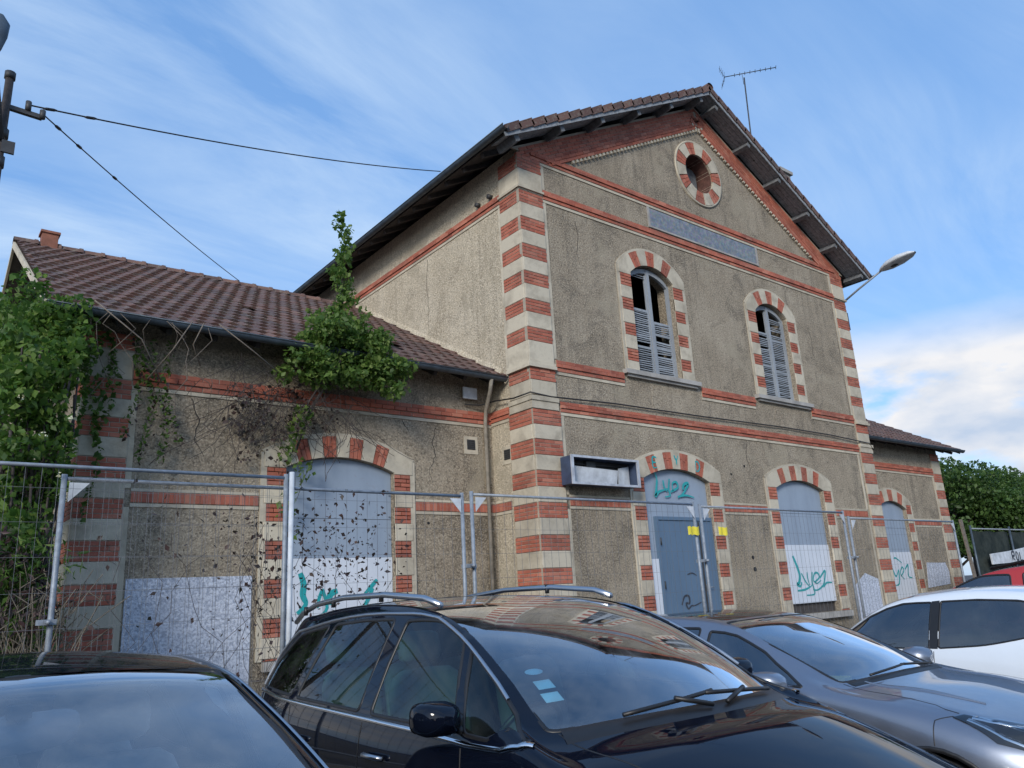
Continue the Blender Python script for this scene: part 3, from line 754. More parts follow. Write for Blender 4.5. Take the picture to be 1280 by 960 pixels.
# battened decks under the tiles
mb = MB()
for xa, xb in ((1.30, X0-.004), (X1+.004, 27.40)):
    for y0, y1 in ((10.74, 16.6), (22.46, 16.6)):
        z0_, z1_ = 5.49, zwing(16.6)-.01
        mb = MB(); mb.prism([(xa, y0, z0_), (xa, y1, z1_), (xa, y1, z1_-.09), (xa, y0, z0_-.06)], (xb-xa, 0, 0)); mb.build('roof_deck', 'dark_wood', ST)
for s_ in (-1, 1):
    xe = XC+s_*(XC-7.88)
    mb = MB(); mb.prism([(XC, 9.5, ZAP-.03), (xe, 9.5, zroof(7.88)-.03), (xe, 9.5, zroof(7.88)-.10), (XC, 9.5, ZAP-.10)], (0, 13.9, 0)); mb.build('roof_deck', 'dark_wood', ST)
# soffit boards under the gable overhang, purlins, bargeboards, rafters
for s_ in (-1, 1):
    sl = Vector((s_, 0, -TAN)).normalized(); nn = Vector((s_*TAN, 0, 1)).normalized()
    for k in range(4):
        y = 9.53+k*.115; t0_ = Vector((XC, y+.055, ZAP-.115)); Ls = (XC-7.9)/abs(sl.x)
        seg = 0
        while seg < Ls-.1:
            ln = min(random.uniform(1.6, 2.4), Ls-seg); c = t0_+sl*(seg+ln/2)
            MB().obox(c-nn*.012, sl*(ln/2-.004), Vector((0, .054, 0)), nn*.010).build('soffit_board', 'pale_wood', ST); seg += ln
    for k in range(6):
        d_ = .35+k*1.32; c = Vector((XC, 9.79, ZAP-.20))+sl*d_-nn*.03
        MB().obox(c, sl*.055, Vector((0, .26, 0)), nn*.07).build('purlin', 'grey_wood', ST)
    a_ = Vector((XC, 9.485, ZAP-.10)); b_ = a_+sl*((XC-7.82)/abs(sl.x))
    a_ = a_-nn*.035; b_ = b_-nn*.035
    MB().obox((a_+b_)/2, (b_-a_)/2, Vector((0, .014, 0)), nn*.042).build('bargeboard', 'pale_wood', ST)
    Lv = (XC-7.84)/abs(sl.x); nv_ = 20
    for k in range(nv_):      # overlapping verge tiles
        c0 = Vector((XC, 9.50, ZAP+.0))+sl*(Lv*(k+.5)/nv_); hl = Lv/nv_*.56; tp = nn*.016
        mb = MB(); mb.obox(c0-nn*(.040-.012)+Vector((0, -.045, 0))+nn*random.uniform(-.004, .004), sl*hl-tp, Vector((0, .011, 0)), nn*.062); mb.obox(c0+nn*.045+Vector((0, .03, 0)), sl*hl-tp, Vector((0, .085, 0)), nn*.010)
        mb.build('verge_tile', 'roof_tile', ST)
for s_ in (-1, 1):
    sl = Vector((s_, 0, -TAN)).normalized(); nn = Vector((s_*TAN, 0, 1)).normalized()
    y = 9.72
    while y < 23.3:
        xa = XC+s_*(XC-X0-.03); a_ = Vector((xa-s_*.1, y, zroof(xa-s_*.1)-.15)); xb = XC+s_*(XC-7.95); b_ = Vector((xb, y, zroof(xb)-.15))
        if y > 10.05: MB().obox((a_+b_)/2, (b_-a_)/2, Vector((0, .04, 0)), nn*.05).build('rafter', 'dark_wood', ST)
        y += .62
for xa, xb in ((1.5, X0-.1), (X1+.2, 27.2)):
    x = xa
    while x < xb:
        a_ = Vector((x, YW+.2, zwing(YW+.2)-.16)); b_ = Vector((x, 10.82, zwing(10.82)-.13))
        MB().obox((a_+b_)/2, (b_-a_)/2, Vector((.035, 0, 0)), Vector((0, -TANW, 1)).normalized()*.04).build('rafter', 'dark_wood', ST); x += .62
# verge boards of the wings
for x in (1.27, 27.43):
    mb = MB()
    for y0, y1 in ((10.74, 16.6), (22.46, 16.6)):
        mb.prism([(x-.02, y0, 5.50), (x-.02, y1, zwing(16.6)), (x-.02, y1, zwing(16.6)-.13), (x-.02, y0, 5.40)], (.04, 0, 0))
    mb.build('verge_board', 'cream_stone' if x < 2 else 'grey_wood', ST)
# ridge tiles
def ridge(a_, b_, name='ridge_tile'):
    a_, b_ = Vector(a_), Vector(b_); n = round((b_-a_).length/.40); d = (b_-a_)/n; ax = d.normalized(); sd_ = ax.cross(Z)
    for k in range(n):
        c0, c1 = a_+d*k, a_+d*(k+1)*1.0; mb = MB()
        P = []
        for c, r_ in ((c0, .105), (c0+d*.86, .115), (c0+d*.87, .13), (c0+d*1.04, .13)):
            P.append([c + sd_*r_*math.cos(t)*1.1 + Z*(r_*math.sin(t)) for t in [math.pi*q/6 for q in range(7)]])
        mb.grid(P); mb.build(name, 'roof_tile', ST)
ridge((1.25, 16.6, zwing(16.6)+.0), (X0+.2, 16.6, zwing(16.6)+.0)); ridge((27.45, 16.6, zwing(16.6)), (X1, 16.6, zwing(16.6)))
ridge((XC, 9.42, ZAP-.0), (XC, 23.4, ZAP-.0))
# gutters and downpipe
def gutter(a_, b_, out):
    a_, b_, out = Vector(a_), Vector(b_), Vector(out); P = []
    for p in (a_, b_): P.append([p + out*(.075*math.cos(t)) - Z*(.075*math.sin(t)) for t in [math.pi*q/8 for q in range(9)]])
    mb = MB(); mb.grid(P)
    Q = [[p + out*(.07*math.cos(t)) - Z*(.07*math.sin(t)) for t in [math.pi*q/8 for q in range(9)]] for p in (a_, b_)]; mb.grid(Q)
    mb.tube([a_+out*.075, b_+out*.075], .012); return mb.build('gutter', 'zinc', ST)
gutter((1.22, 10.65, 5.49), (X0-.05, 10.65, 5.46), (0, -1, 0)); gutter((X1+.05, 10.65, 5.46), (27.45, 10.65, 5.49), (0, -1, 0))
gutter((7.80, 9.40, zroof(7.86)-.02), (7.80, 23.4, zroof(7.86)-.02), (-1, 0, 0)); gutter((2*XC-7.80, 9.40, zroof(7.86)-.02), (2*XC-7.80, 23.4, zroof(7.86)-.02), (1, 0, 0))
MB().tube([(8.15, 10.65, 5.40), (8.15, 10.70, 5.2), (8.32, 11.08, 4.95), (8.32, 11.12, 4.7), (8.32, 11.12, .55)], .036, 10).build('downpipe', 'pipe_grey', ST)
# mortar flashing where the wing roof meets the main side wall
mb = MB()
y = 10.8
while y < 16.5:
    y2 = y+.3; mb.prism([(X0-.05, y, zwing(y)+.06), (X0-.05, y2, zwing(y2)+.06), (X0+.01, y2, zwing(y2)+.17+random.uniform(0, .03)), (X0+.01, y, zwing(y)+.17+random.uniform(0, .03))], (.03, 0, 0)); y = y2
mb.build('flashing', 'side_render_lit', ST)
# chimney stack standing beyond the right verge, with its pot
ch = MB(); ch.box(18.62, 19.12, 10.45, 10.95, 10.4, 12.86)
ch = ch.build('chimney', 'concrete', ST)
mb = MB(); mb.box(18.56, 19.18, 10.39, 11.01, 12.863, 12.96); mb.build('chimney_cap', 'concrete', ch)
mb = MB(); mb.tube([(18.87, 10.7, 12.96), (18.87, 10.7, 13.06)], .15, 12); mb.build('chimney_pot', 'terracotta', ch)
mb = MB(); mb.box(1.70, 1.98, 16.45, 16.73, zwing(16.6)-.1, zwing(16.6)+.26); mb.box(1.67, 2.01, 16.42, 16.76, zwing(16.6)+.262, zwing(16.6)+.31); mb.build('chimney_pot', 'terracotta', ST)
mortar.build('mortar_bed', 'mortar', ST)

# ---- bricks and stones as single pieces
def unit_block(name, mat):
    mb = MB(); mb.bbox((0, 0, 0), (1, 0, 0), (0, 1, 0), (0, 0, 1), .10); return mb.mesh(name, mat)
BU, SU = unit_block('brick', 'brick_red'), unit_block('stone_block', 'cream_stone')
def emit(lst, unit, name, rest_name, mat, cap):
    # large and visible ones first
    def score(t):
        c, ax, ay, az = t; n_ = -Vector(ay).normalized(); d = (Vector(c)-CAM)
        if d.dot(n_) > 0: return 0
        return proj_size(c, 1)**2*(ax.length*az.length)*max(0, -d.normalized().dot(n_))
    sc = [(score(t), i) for i, t in enumerate(lst)]; sc.sort(reverse=True); top = {i for s_, i in sc[:cap] if s_ > 0}
    rest = MB()
    for i, (c, ax, ay, az) in enumerate(lst):
        if i in top:
            o = link(name, unit, ST); M = Matrix((ax, ay, az)).transposed().to_4x4(); M.translation = c; o.matrix_basis = M
        else: rest.bbox(c, ax, ay, az, .1)
    if rest.v: rest.build(rest_name, mat, ST, kind='stuff', fixn=False)
emit(BRICKS, BU, 'brick', 'brickwork', 'brick_red', 300)
emit(STONES, SU, 'stone_block', 'stonework', 'cream_stone', 260)
# ================================================================== leaves
def leafmat(name, cols, trans=.35, rough=.5):
    t = NT(name); c = t.ramp(t.rnd(), [(i/(len(cols)-1), q) for i, q in enumerate(cols)])
    g = t.noise(1.2, 3, .5, t.geo()); c = t.mix(t.rng(g, .35, .65, 0, .5), c, cols[0])
    p = t.n('ShaderNodeBsdfPrincipled'); t.l(c, p.inputs['Base Color']); p.inputs['Roughness'].default_value = rough; p.inputs['Specular IOR Level'].default_value = .35
    tr = t.n('ShaderNodeBsdfTranslucent'); c2 = t.mix(.5, c, (.10, .22, .02)); t.l(c2, tr.inputs[0])
    mx = t.n('ShaderNodeMixShader'); mx.inputs[0].default_value = trans; t.l(p.outputs[0], mx.inputs[1]); t.l(tr.outputs[0], mx.inputs[2]); t.l(mx.outputs[0], t.out.inputs[0])
leafmat('leaf_ivy', [(.04, .085, .022), (.08, .16, .035), (.13, .24, .045), (.23, .33, .08)], .5)
leafmat('leaf_vine', [(.06, .12, .03), (.11, .20, .045), (.18, .28, .065), (.27, .36, .11)], .5)
leafmat('leaf_dead', [(.035, .022, .024), (.06, .030, .030), (.026, .021, .022), (.085, .05, .042)], .1)
leafmat('leaf_tree', [(.03, .06, .018), (.05, .10, .024), (.08, .15, .035), (.12, .20, .05)])
simple('blossom', (.62, .62, .42), .7, var=.15)
simple('twig', (.16, .135, .11), .9, var=.35, scale=20)
simple('twig_dark', (.05, .042, .04), .9, var=.35, scale=20)
simple('straw', (.15, .13, .10), .9, var=.35, scale=8)
def leaves(pts, size, mat, name, parent, seed=0, droop=.3, aspect=.72, **kw):
    rs = np.random.RandomState(seed); P = np.array(pts); n = len(P)
    s = size*(.45+1.15*rs.uniform(0, 1, n)**1.4)[:, None]
    d = rs.normal(size=(n, 3)); d[:, 2] -= droop*1.5; d /= np.linalg.norm(d, axis=1)[:, None]
    q = rs.normal(size=(n, 3)); q[:, 2] += .8; sd_ = np.cross(d, q); sd_ /= np.linalg.norm(sd_, axis=1)[:, None]
    nn = np.cross(sd_, d)
    V = np.stack([P-d*s*.5, P+sd_*s*.5*aspect+nn*s*.10-d*s*.08, P+d*s*.6, P-sd_*s*.5*aspect+nn*s*.10-d*s*.08], 1).reshape(-1, 3)
    me = bpy.data.meshes.new(name); me.vertices.add(4*n); me.vertices.foreach_set('co', V.ravel())
    f = np.arange(n)[:, None]*4; F = np.concatenate([f, f+1, f+2, f, f+2, f+3], 1).ravel()
    me.loops.add(6*n); me.loops.foreach_set('vertex_index', F); me.polygons.add(2*n)
    me.polygons.foreach_set('loop_start', np.arange(2*n)*3); me.polygons.foreach_set('loop_total', np.full(2*n, 3))
    me.update(); me.validate(); me.materials.append(MAT[mat]); return link(name, me, parent, **kw)
rs = np.random.RandomState(5)
def blob(c, r_, n, shell=.55):      # points in the outer part of an ellipsoid, clumped
    d = rs.normal(size=(n, 3)); d /= np.linalg.norm(d, axis=1)[:, None]; q = rs.uniform(shell**3, 1, n)**(1/3.)
    return np.array(c)+d*q[:, None]*np.array(r_)
def clumps(boxes, nclump, nleaf, r_):
    out = []
    for _ in range(nclump):
        b = boxes[rs.randint(len(boxes))]; c = [rs.uniform(b[i][0], b[i][1]) for i in range(3)]
        k = rs.uniform(.5, 1.35); out.append(blob(c, (r_*k, r_*k, r_*k*.8), int(nleaf*k*k), .3))
    return np.concatenate(out)

# ---- the big ivy on the left gable
IV = empty('ivy', (1.2, 10.6, .5), 'big green ivy smothering the left gable end behind the fence', 'climbing plant')
bx = [((.9, 1.9), (9.9+k*.9, 10.9+k*.9), (.8, 5.2+k*.35)) for k in range(5)] + [((.8, 1.95), (9.8, 10.7), (.9, 5.0))]*4 + [((1.5, 1.85), (10.5, 11.1), (1.6, 5.2))]*3
pts = np.concatenate([clumps(bx, 440, 70, .25), clumps([((.65, 1.3), (9.3, 10.0), (.8, 2.7))], 60, 60, .2)])
lim = (pts[:, 2] < 5.42+.55*np.maximum(0, pts[:, 1]-10.9)) & ~((pts[:, 0] > 1.50+.13*np.sin(pts[:, 2]*2.3)+np.where(pts[:, 2] > 4.4, .22, -.05)) )
leaves(pts[lim], .088, 'leaf_ivy', 'foliage', IV, 1, kind='stuff')
st_ = []
for k in range(9):
    x0, z = 1.55+.07*k, rs.uniform(4.7, 5.4); ze = z-rs.uniform(.5, 2.2)
    while z > ze: st_.append(blob((x0+.06*math.sin(z*4+k), 11.05-.25*(k < 3), z), (.05, .04, .05), 5, 0)); z -= .07
leaves(np.concatenate(st_), .07, 'leaf_ivy', 'hanging_strand', IV, 6, kind='stuff')
pts2 = clumps([((1.2, 1.75), (10.45, 10.95), (4.8, 5.45)), ((1.05, 1.6), (10.5, 11.2), (5.1, 5.6)), ((.95, 1.3), (11.0, 13.0), (5.2, 6.0))], 80, 36, .17)
leaves(pts2, .078, 'leaf_ivy', 'foliage', IV, 2, kind='stuff')
mb = MB()
for k in range(90):
    x, y = rs.uniform(.9, 1.55), rs.uniform(10.0, 11.0); p = [(x+.12*math.sin(z*1.7+k), y+.08*math.cos(z*2+k), z) for z in np.linspace(.5, rs.uniform(2.2, 5), 9)]
    mb.tube(p, rs.uniform(.006, .018), 5)
mb.build('stem', 'twig_dark', IV, kind='stuff')
bp = np.concatenate([blob((rs.uniform(.95, 1.5), 9.75, rs.uniform(2.6, 4.2)), (.05, .05, .03), 9) for _ in range(6)])
leaves(bp, .04, 'blossom', 'flower_cluster', IV, 3, kind='stuff')
DS = empty('dry_weeds', (1.2, 9.4, .5), 'tall straw coloured dead weeds standing at the foot of the ivy', 'weeds'); mb = MB()
for k in range(220):
    x, y = rs.uniform(.7, 1.42), rs.uniform(8.6, 9.7); h = rs.uniform(.7, 1.95)*rs.uniform(.7, 1); p = [Vector((x, y, .5))]; d = Vector((rs.normal(0, .10), rs.normal(0, .08), 1)); n_ = 7
    for _ in range(n_): d = (d+Vector((rs.normal(0, .16), rs.normal(0, .1), -.02))).normalized(); p.append(p[-1]+d*h/n_)
    if rs.rand() < .3: d = Vector((rs.choice([-1, 1])*.7, 0, -.5)); p.append(p[-1]+d*.12); p.append(p[-1]+d*.16)
    mb.tube(p, .006, 4, False, radii=[.008]*2+[.005]*(len(p)-2))
mb.build('stalks', 'straw', DS, kind='stuff', fixn=False)
leaves(clumps([((.7, 1.4), (8.6, 9.7), (.7, 2.5))], 60, 30, .2), .075, 'leaf_dead', 'withered_leaves', DS, 4, kind='stuff', aspect=.35)
leaves(clumps([((.7, 1.45), (8.7, 9.8), (.6, 2.6))], 40, 26, .2), .09, 'leaf_ivy', 'grass_blades', DS, 5, kind='stuff', aspect=.25)

# ---- climbing plant pouring over the wing gutter
VN = empty('climbing_vine', (5.3, 11, .5), 'bushy green creeper spilling over the wing gutter with one tall upright shoot', 'climbing plant')
P = [clumps([((4.75, 6.0), (10.35, 10.95), (5.0, 5.85))], 120, 62, .19), clumps([((5.6, 6.4), (10.3, 10.8), (4.85, 5.4))], 34, 50, .16), clumps([((4.35, 5.0), (10.5, 10.9), (4.9, 5.5))], 18, 30, .15),
     clumps([((4.95, 5.7), (10.5, 11.2), (5.7, 6.15))], 26, 40, .17)]
z = 6.0
while z < 7.85:
    k = max(.09, .21-.05*(z-6))*rs.uniform(.75, 1.2); P.append(blob((5.3+.07*math.sin(z*7)+rs.normal(0, .03), 10.75+rs.normal(0, .04), z), (k, k, .10), int(62*(k/.2)), .1)); z += .10
for c, n in (((4.75, 10.9, 4.45), 70), ((4.65, 10.95, 4.2), 60), ((4.55, 11.0, 3.9), 40), ((4.8, 11.0, 3.62), 40), ((4.62, 11.0, 3.3), 26), ((4.55, 11.02, 3.0), 22), ((4.6, 11.0, 2.75), 14)): P.append(blob(c, (.17, .08, .2), n, .1))
leaves(np.concatenate(P), .075, 'leaf_vine', 'foliage', VN, 7, kind='stuff')
mb = MB()
for k in range(3):
    a = rs.uniform(-.12, .12); mb.tube([(4.7+a*.6, 11.08, 3.9), (4.85+a*1.3, 10.98, 4.5), (5.2+a, 10.6, 5.3), (5.3+a*.4, 10.75, 6.2), (5.3, 10.75, 7.0+a)], .014, 5)
mb.build('stem', 'twig_dark', VN, kind='stuff')
mb = MB()
for k in range(130):
    x, y, z = rs.uniform(3.6, 5.6), rs.uniform(10.75, 11.08), rs.uniform(4.3, 5.3); p = [Vector((x, y, z))]
    d = Vector((rs.normal(0, .1), rs.normal(0, .03), -.12))
    for _ in range(7): d = d*.8+Vector((rs.normal(0, .05), rs.normal(0, .015), rs.normal(-.012, .03))); p.append(p[-1]+d); p[-1].y = min(11.13, p[-1].y)
    mb.tube(p, .004, 4, False)
mb.build('tangled_twigs', 'twig_dark', VN, kind='stuff', fixn=False)
leaves(np.concatenate([clumps([((3.7, 4.7), (10.95, 11.12), (3.7, 4.9))], 44, 13, .17), clumps([((4.3, 5.4), (10.95, 11.12), (4.3, 5.1))], 20, 12, .16)]), .055, 'leaf_dead', 'withered_foliage', VN, 8, kind='stuff')

HV = empty('hanging_creeper', (2.65, 11.1, .5), 'thin half-withered creeper hanging down beside the left red and cream corner', 'climbing plant')
P = []
for k in range(4):
    x0 = 2.35+k*.16; z = 5.3
    while z > 3.5+.25*abs(k-1.5):
        P.append(blob((x0+.10*math.sin(z*3+k)+.05*k*(5.3-z)*.4, 11.02, z), (.07, .04, .07), 5, .0)); z -= .075
leaves(np.concatenate(P), .06, 'leaf_ivy', 'foliage', HV, 9, kind='stuff'); leaves(np.concatenate(P)[::2]+[.03, .0, -.04], .05, 'leaf_dead', 'withered_foliage', HV, 10, kind='stuff')
mb = MB()
for k in range(8):
    x = rs.uniform(1.9, 3.4); q = [Vector((x, 10.58, 5.48)), Vector((x+rs.normal(0, .15), 10.6, 5.3))]
    for _ in range(rs.randint(2, 7)): q.append(q[-1]+Vector((rs.normal(.03, .12), rs.uniform(.02, .14), rs.uniform(-.28, -.06)))); q[-1].y = min(q[-1].y, 11.14)
    mb.tube(q, rs.uniform(.003, .006), 5)
for a_, b_, c_ in (((1.75, 10.6, 5.6), (2.3, 10.4, 5.1), (2.7, 10.9, 4.7)), ((2.95, 10.5, 5.5), (2.75, 10.6, 5.1), (2.5, 10.8, 4.7)), ((3.1, 10.5, 5.5), (3.0, 10.6, 5.2), (3.2, 10.9, 5.0)), ((3.3, 10.5, 5.52), (3.8, 10.5, 5.2), (4.5, 10.9, 4.95))):
    mb.tube([a_, b_, c_], .009, 5)
mb.build('stem', 'twig', HV, kind='stuff')

# ---- withered creeper leaves caught in the mesh fence
CF = empty('withered_creeper', (2.5, 6.27, .55), 'withered creeper with small dark red leaves climbing through the mesh fence', 'climbing plant')
P = []
for c, s_, n in (((3.05, 1.95), (.3, .3), 190), ((3.0, 2.1), (.36, .22), 210), ((2.75, 1.85), (.25, .2), 80), ((3.35, 2.0), (.18, .2), 60), ((2.2, 2.33), (.22, .05), 34), ((2.28, 1.95), (.2, .3), 60), ((2.45, 1.75), (.06, .3), 70), ((1.6, 2.2), (.2, .25), 22), ((1.55, 1.6), (.2, .3), 22), ((2.3, 1.35), (.2, .3), 34), ((3.1, 2.45), (.3, .14), 34)):
    xz = rs.normal(size=(n, 2))*np.array(s_)+np.array(c); xz[:, 0] = np.clip(xz[:, 0], 1.2, 3.75); xz[:, 1] = np.clip(xz[:, 1], .6, 2.6)
    P.append(np.stack([xz[:, 0], rs.uniform(6.22, 6.34, n), xz[:, 1]], 1))
leaves(np.concatenate(P), .036, 'leaf_dead', 'foliage', CF, 11, kind='stuff', aspect=.65)
mb = MB()
for k in range(20):
    p = [Vector((rs.choice([rs.uniform(1.4, 3.6), rs.normal(2.9, .25), rs.normal(2.4, .12)]), 6.28, .6))]
    for _ in range(10): p.append(p[-1]+Vector((rs.normal(0, .09), rs.normal(0, .004), rs.uniform(.08, .22))))
    mb.tube([q for q in p if q.z < 2.62], .002, 4, False)
mb.build('stem', 'twig_dark', CF, kind='stuff', fixn=False)

simple('wire_grey', (.13, .14, .155), .7, .1)
# ================================================================== mesh fence panels
def fence_panel(a, b, ztop, label, brackets=(1, 1), zbot=.62):
    a, b = Vector((*a, 0)), Vector((*b, 0)); d = (b-a); Lf = d.length; d.normalize()
    E_ = empty('mesh_fence', (a.x, a.y, zbot-.06), label, 'fence panel', 'temporary mesh fence panels in front of the station')
    for k, p in enumerate((a, b)):
        MB().tube([(p.x, p.y, zbot-.05), (p.x, p.y, ztop+.03)], .0195, 10).build('post', 'galvanised', E_)
        q = p + d*(.03 if k == 0 else -.03)
        if brackets[k]:
            s_ = 1 if k == 0 else -1
            MB().prism([q+Z*(ztop-.03)+Vector((0, -.03, 0)), q+d*s_*.13+Z*(ztop-.03)+Vector((0, -.03, 0)), q+Z*(ztop-.17)+Vector((0, -.03, 0))], (0, .006, 0)).build('corner_plate', 'box_white', E_)
    for z in (ztop, zbot+.1): MB().tube([a+d*.02+Z*z, b-d*.02+Z*z], .014, 8).build('rail', 'galvanised', E_)
    mb = MB(); x = .1
    while x < Lf-.05: p = a+d*x; mb.bar(p+Z*(zbot+.1), p+Z*ztop, .0022, .0022); x += .1
    z = zbot+.25
    while z < ztop-.03: mb.bar(a+d*.02+Z*z+Vector((0, -.004, 0)), b-d*.02+Z*z+Vector((0, -.004, 0)), .0022, .0022); z += .235
    mb.build('mesh_wires', 'wire_grey', E_, kind='stuff')
    return E_
fence_panel((-.90, 6.2), (2.555, 6.2), 2.67, 'mesh fence panel farthest left, before the ivy', (1, 0))
fence_panel((.955, 6.3), (4.385, 6.3), 2.60, 'mesh fence panel full of withered creeper behind the white pole', (1, 1))
fence_panel((4.50, 6.3), (7.89, 6.3), 2.62, 'mesh fence panel in front of the big near corner and the empty sign box')
fence_panel((8.02, 6.3), (11.42, 6.3), 2.60, 'mesh fence panel in front of the right half of the main block')
fence_panel((11.56, 6.3), (15.16, 6.3), 2.52, 'mesh fence panel farthest right, before the right-hand wing')
MB().tube([(2.58, 6.14, .57), (2.58, 6.14, 2.71)], .021, 10).build('white_pole', 'box_white', None, 'slim white pole tied to the fence in front of the left boarded window', 'pole')
for k, (x, z) in enumerate(((4.44, 1.93), (7.95, 1.93), (11.49, 1.93), (.93, 1.62))):
    mb = MB(); mb.box(x-.055, x+.055, 6.25, 6.35, z-.018, z+.018); mb.tube([(x, 6.20, z), (x, 6.25, z)], .014, 8)
    mb.build('fence_clamp', 'galvanised', None, ('metal clamp joining the two fence posts left of the near corner', 'metal clamp on the fence posts in front of the blue door', 'metal clamp on the fence posts right of the boarded window', 'metal clamp low on the leftmost fence post')[k], 'clamp', 'clamps on the fence posts')
for k, x in enumerate((-.9, 2.58, 4.44, 7.95, 11.49, 15.2)):
    mb = MB(); mb.prism([(x-.11, 5.99+.1, .505), (x+.11, 6.09, .505), (x+.09, 6.09, .62), (x-.09, 6.09, .62)], (0, .5, 0)); mb.build('concrete_block', 'concrete', None, ('concrete block under the far left fence post', 'concrete block under the slim white pole', 'concrete block under the paired posts left of the near corner', 'concrete block under the paired posts before the blue door', 'concrete block under the posts right of the boarded window', 'concrete block under the last fence post at the right wing')[k], 'block', 'concrete blocks under the mesh fence')
for k, (xa, xb) in enumerate(((7.70, 7.92), (8.30, 8.49))):
    P = [[(xa+(xb-xa)*i/8, 6.262-.012*math.sin(i*1.3), z+.008*math.sin(i*1.9+k)) for i in range(9)] for z in (2.24, 2.34)]
    MB().grid(P).grid([[(x, y+.004, z) for x, y, z in r_] for r_ in P]).build('warning_tag', 'yellow_tag', None, ('yellow tag tied to the fence in front of the door top', 'yellow tag tied to the fence over the banded jamb right of the door')[k], 'tag', 'yellow tags on the fence')

# ================================================================== things fixed on the station
SB = empty('sign_box', (9.77, 9.9, 3.42), 'empty blue-edged light box sign with its front missing, beside the door', 'sign box')
mb = MB(); x0, x1, y0, y1, z0, z1 = 9.01, 10.67, 9.67, 9.93, 3.435, 3.915
mb.box(x0, x0+.03, y0, y1, z0, z1); mb.box(x1-.03, x1, y0, y1, z0, z1); mb.box(x0+.03, x1-.03, y0, y1, z1-.03, z1); mb.box(x0+.03, x1-.03, y0, y1, z0, z0+.03); mb.build('case', 'box_blue', SB)
mb = MB()
for a in ((x0-.01, x1+.01, z1-.028, z1+.012), (x0-.01, x1+.01, z0-.012, z0+.028), (x0-.01, x0+.05, z0+.028, z1-.028), (x1-.05, x1+.01, z0+.028, z1-.028)): mb.box(a[0], a[1], y0-.025, y0-.002, a[2], a[3])
mb.build('front_frame', 'box_frame', SB)
mb = MB(); mb.box(x0+.03, x1-.03, y1-.02, y1-.004, z0+.03, z1-.03); mb.build('back_plate', 'iron', SB)
mb = MB(); mb.prism([(x0+.12, y1-.10, z0+.035), (x1-.42, y1-.10, z0+.035), (x1-.40, y1-.14, z0+.30), (x0+.16, y1-.14, z0+.33)], (0, .012, 0)); mb.prism([(x1-.40, y1-.13, z0+.035), (x1-.06, y1-.08, z0+.035), (x1-.06, y1-.08, z1-.08), (x1-.38, y1-.13, z0+.34)], (0, .012, 0)); mb.build('inner_panel', 'box_white', SB)
mb = MB(); mb.tube([(x0+.2, y1-.06, z1-.10), (x1-.2, y1-.06, z1-.10)], .016, 8); mb.box(x0+.5, x0+.72, y1-.12, y1-.03, z1-.2, z1-.05); mb.build('lamp_holder', 'iron', SB)
MB().box(7.84, 8.14, 11.09, 11.12, 5.12, 5.33).build('notice_plate', 'box_white', None, 'small blank white plate hung under the wing eave near the main corner', 'plate')
LM_ = empty('wall_lamp', (20.05, 10.2, 8.8), 'street lamp on a long arm sticking out from the top right corner', 'street lamp')
mb = MB(); mb.box(20.04, 20.14, 10.08, 10.28, 8.75, 9.25); mb.box(20.04, 20.10, 9.98, 10.08, 8.2, 8.7); mb.build('bracket', 'iron', LM_)
MB().tube([(20.14, 10.18, 9.0), (20.15, 9.6, 9.27), (20.15, 8.85, 9.58)], .028, 8).build('arm', 'galvanised', LM_)
mb = MB(); ax = Vector((0, -.985, .17)).normalized(); o_ = Vector((20.15, 8.92, 9.56)); P = []
for t, ww, hh in ((0, .06, .06), (.08, .13, .10), (.25, .23, .15), (.55, .26, .16), (.84, .18, .11), (.98, .05, .03)):
    c = o_+ax*t*1.0; P.append([c+Vector((ww*math.cos(q), 0, 0))+Z*(hh*math.sin(q) if math.sin(q) > 0 else hh*.35*math.sin(q)) for q in [2*math.pi*k/14 for k in range(15)]])
mb.grid(P); mb.build('lamp_head', 'box_white', LM_)
mb = MB(); mb.grid([[o_+ax*(.24+.32*i/5)+Vector((.10*math.cos(q), 0, 0))+Z*(-.025-.05*math.sin(q)*math.sin(math.pi*i/5)) for q in [math.pi*k/8 for k in range(9)]] for i in range(6)]); mb.build('lamp_glass', 'iron', LM_)
AN = empty('tv_antenna', (16.2, 9.75, 12.1), 'rusty television aerial on a thin mast above the right roof slope', 'aerial')
MB().tube([(16.2, 9.75, 12.0), (16.34, 9.75, 14.53)], .018, 8).build('mast', 'iron', AN)
bm_a, bm_b = Vector((15.90, 10.05, 14.55)), Vector((16.71, 9.03, 14.55)); MB().tube([bm_a, bm_b], .011, 6).build('boom', 'iron', AN)
mb = MB(); bd = (bm_b-bm_a).normalized(); bs = bd.cross(Z)
for k in range(9): c = bm_a+(bm_b-bm_a)*(.2+.8*k/8); mb.tube([c-bs*.075, c+bs*.075], .005, 5); mb.tube([c-Z*.05, c+Z*.05], .004, 5)
mb.build('element', 'iron', AN, kind='stuff')
mb = MB()
for sz in (1, -1):
    for k in range(4): c = bm_a+Z*sz*(.05+.07*k)-bd*.03*k; mb.tube([c-bs*.14, c+bs*.14], .004, 5)
    mb.tube([bm_a, bm_a+Z*sz*.3-bd*.1], .006, 5)
mb.build('reflector', 'iron', AN, kind='stuff')
MB().tube([(16.28, 9.75, 14.3), bm_a+bd*.45], .006, 5).build('strut', 'iron', AN)
MB().tube([(7.9, 11.15, 5.02), (8.2, 11.08, 5.02), (8.40, 10.9, 5.08), (8.43, 10.4, 5.02), (8.43, 9.93, 5.02), (8.9, 9.93, 4.99), (10.5, 9.95, 5.05), (13.1, 9.95, 5.06), (16, 9.95, 5.10), (18.1, 9.95, 5.09), (19.9, 9.93, 5.02), (20.06, 9.93, 4.85)], .014, 6).build('facade_cable', 'cable_black', None, 'black cable stapled along the facade just above the lower brick band', 'cable')

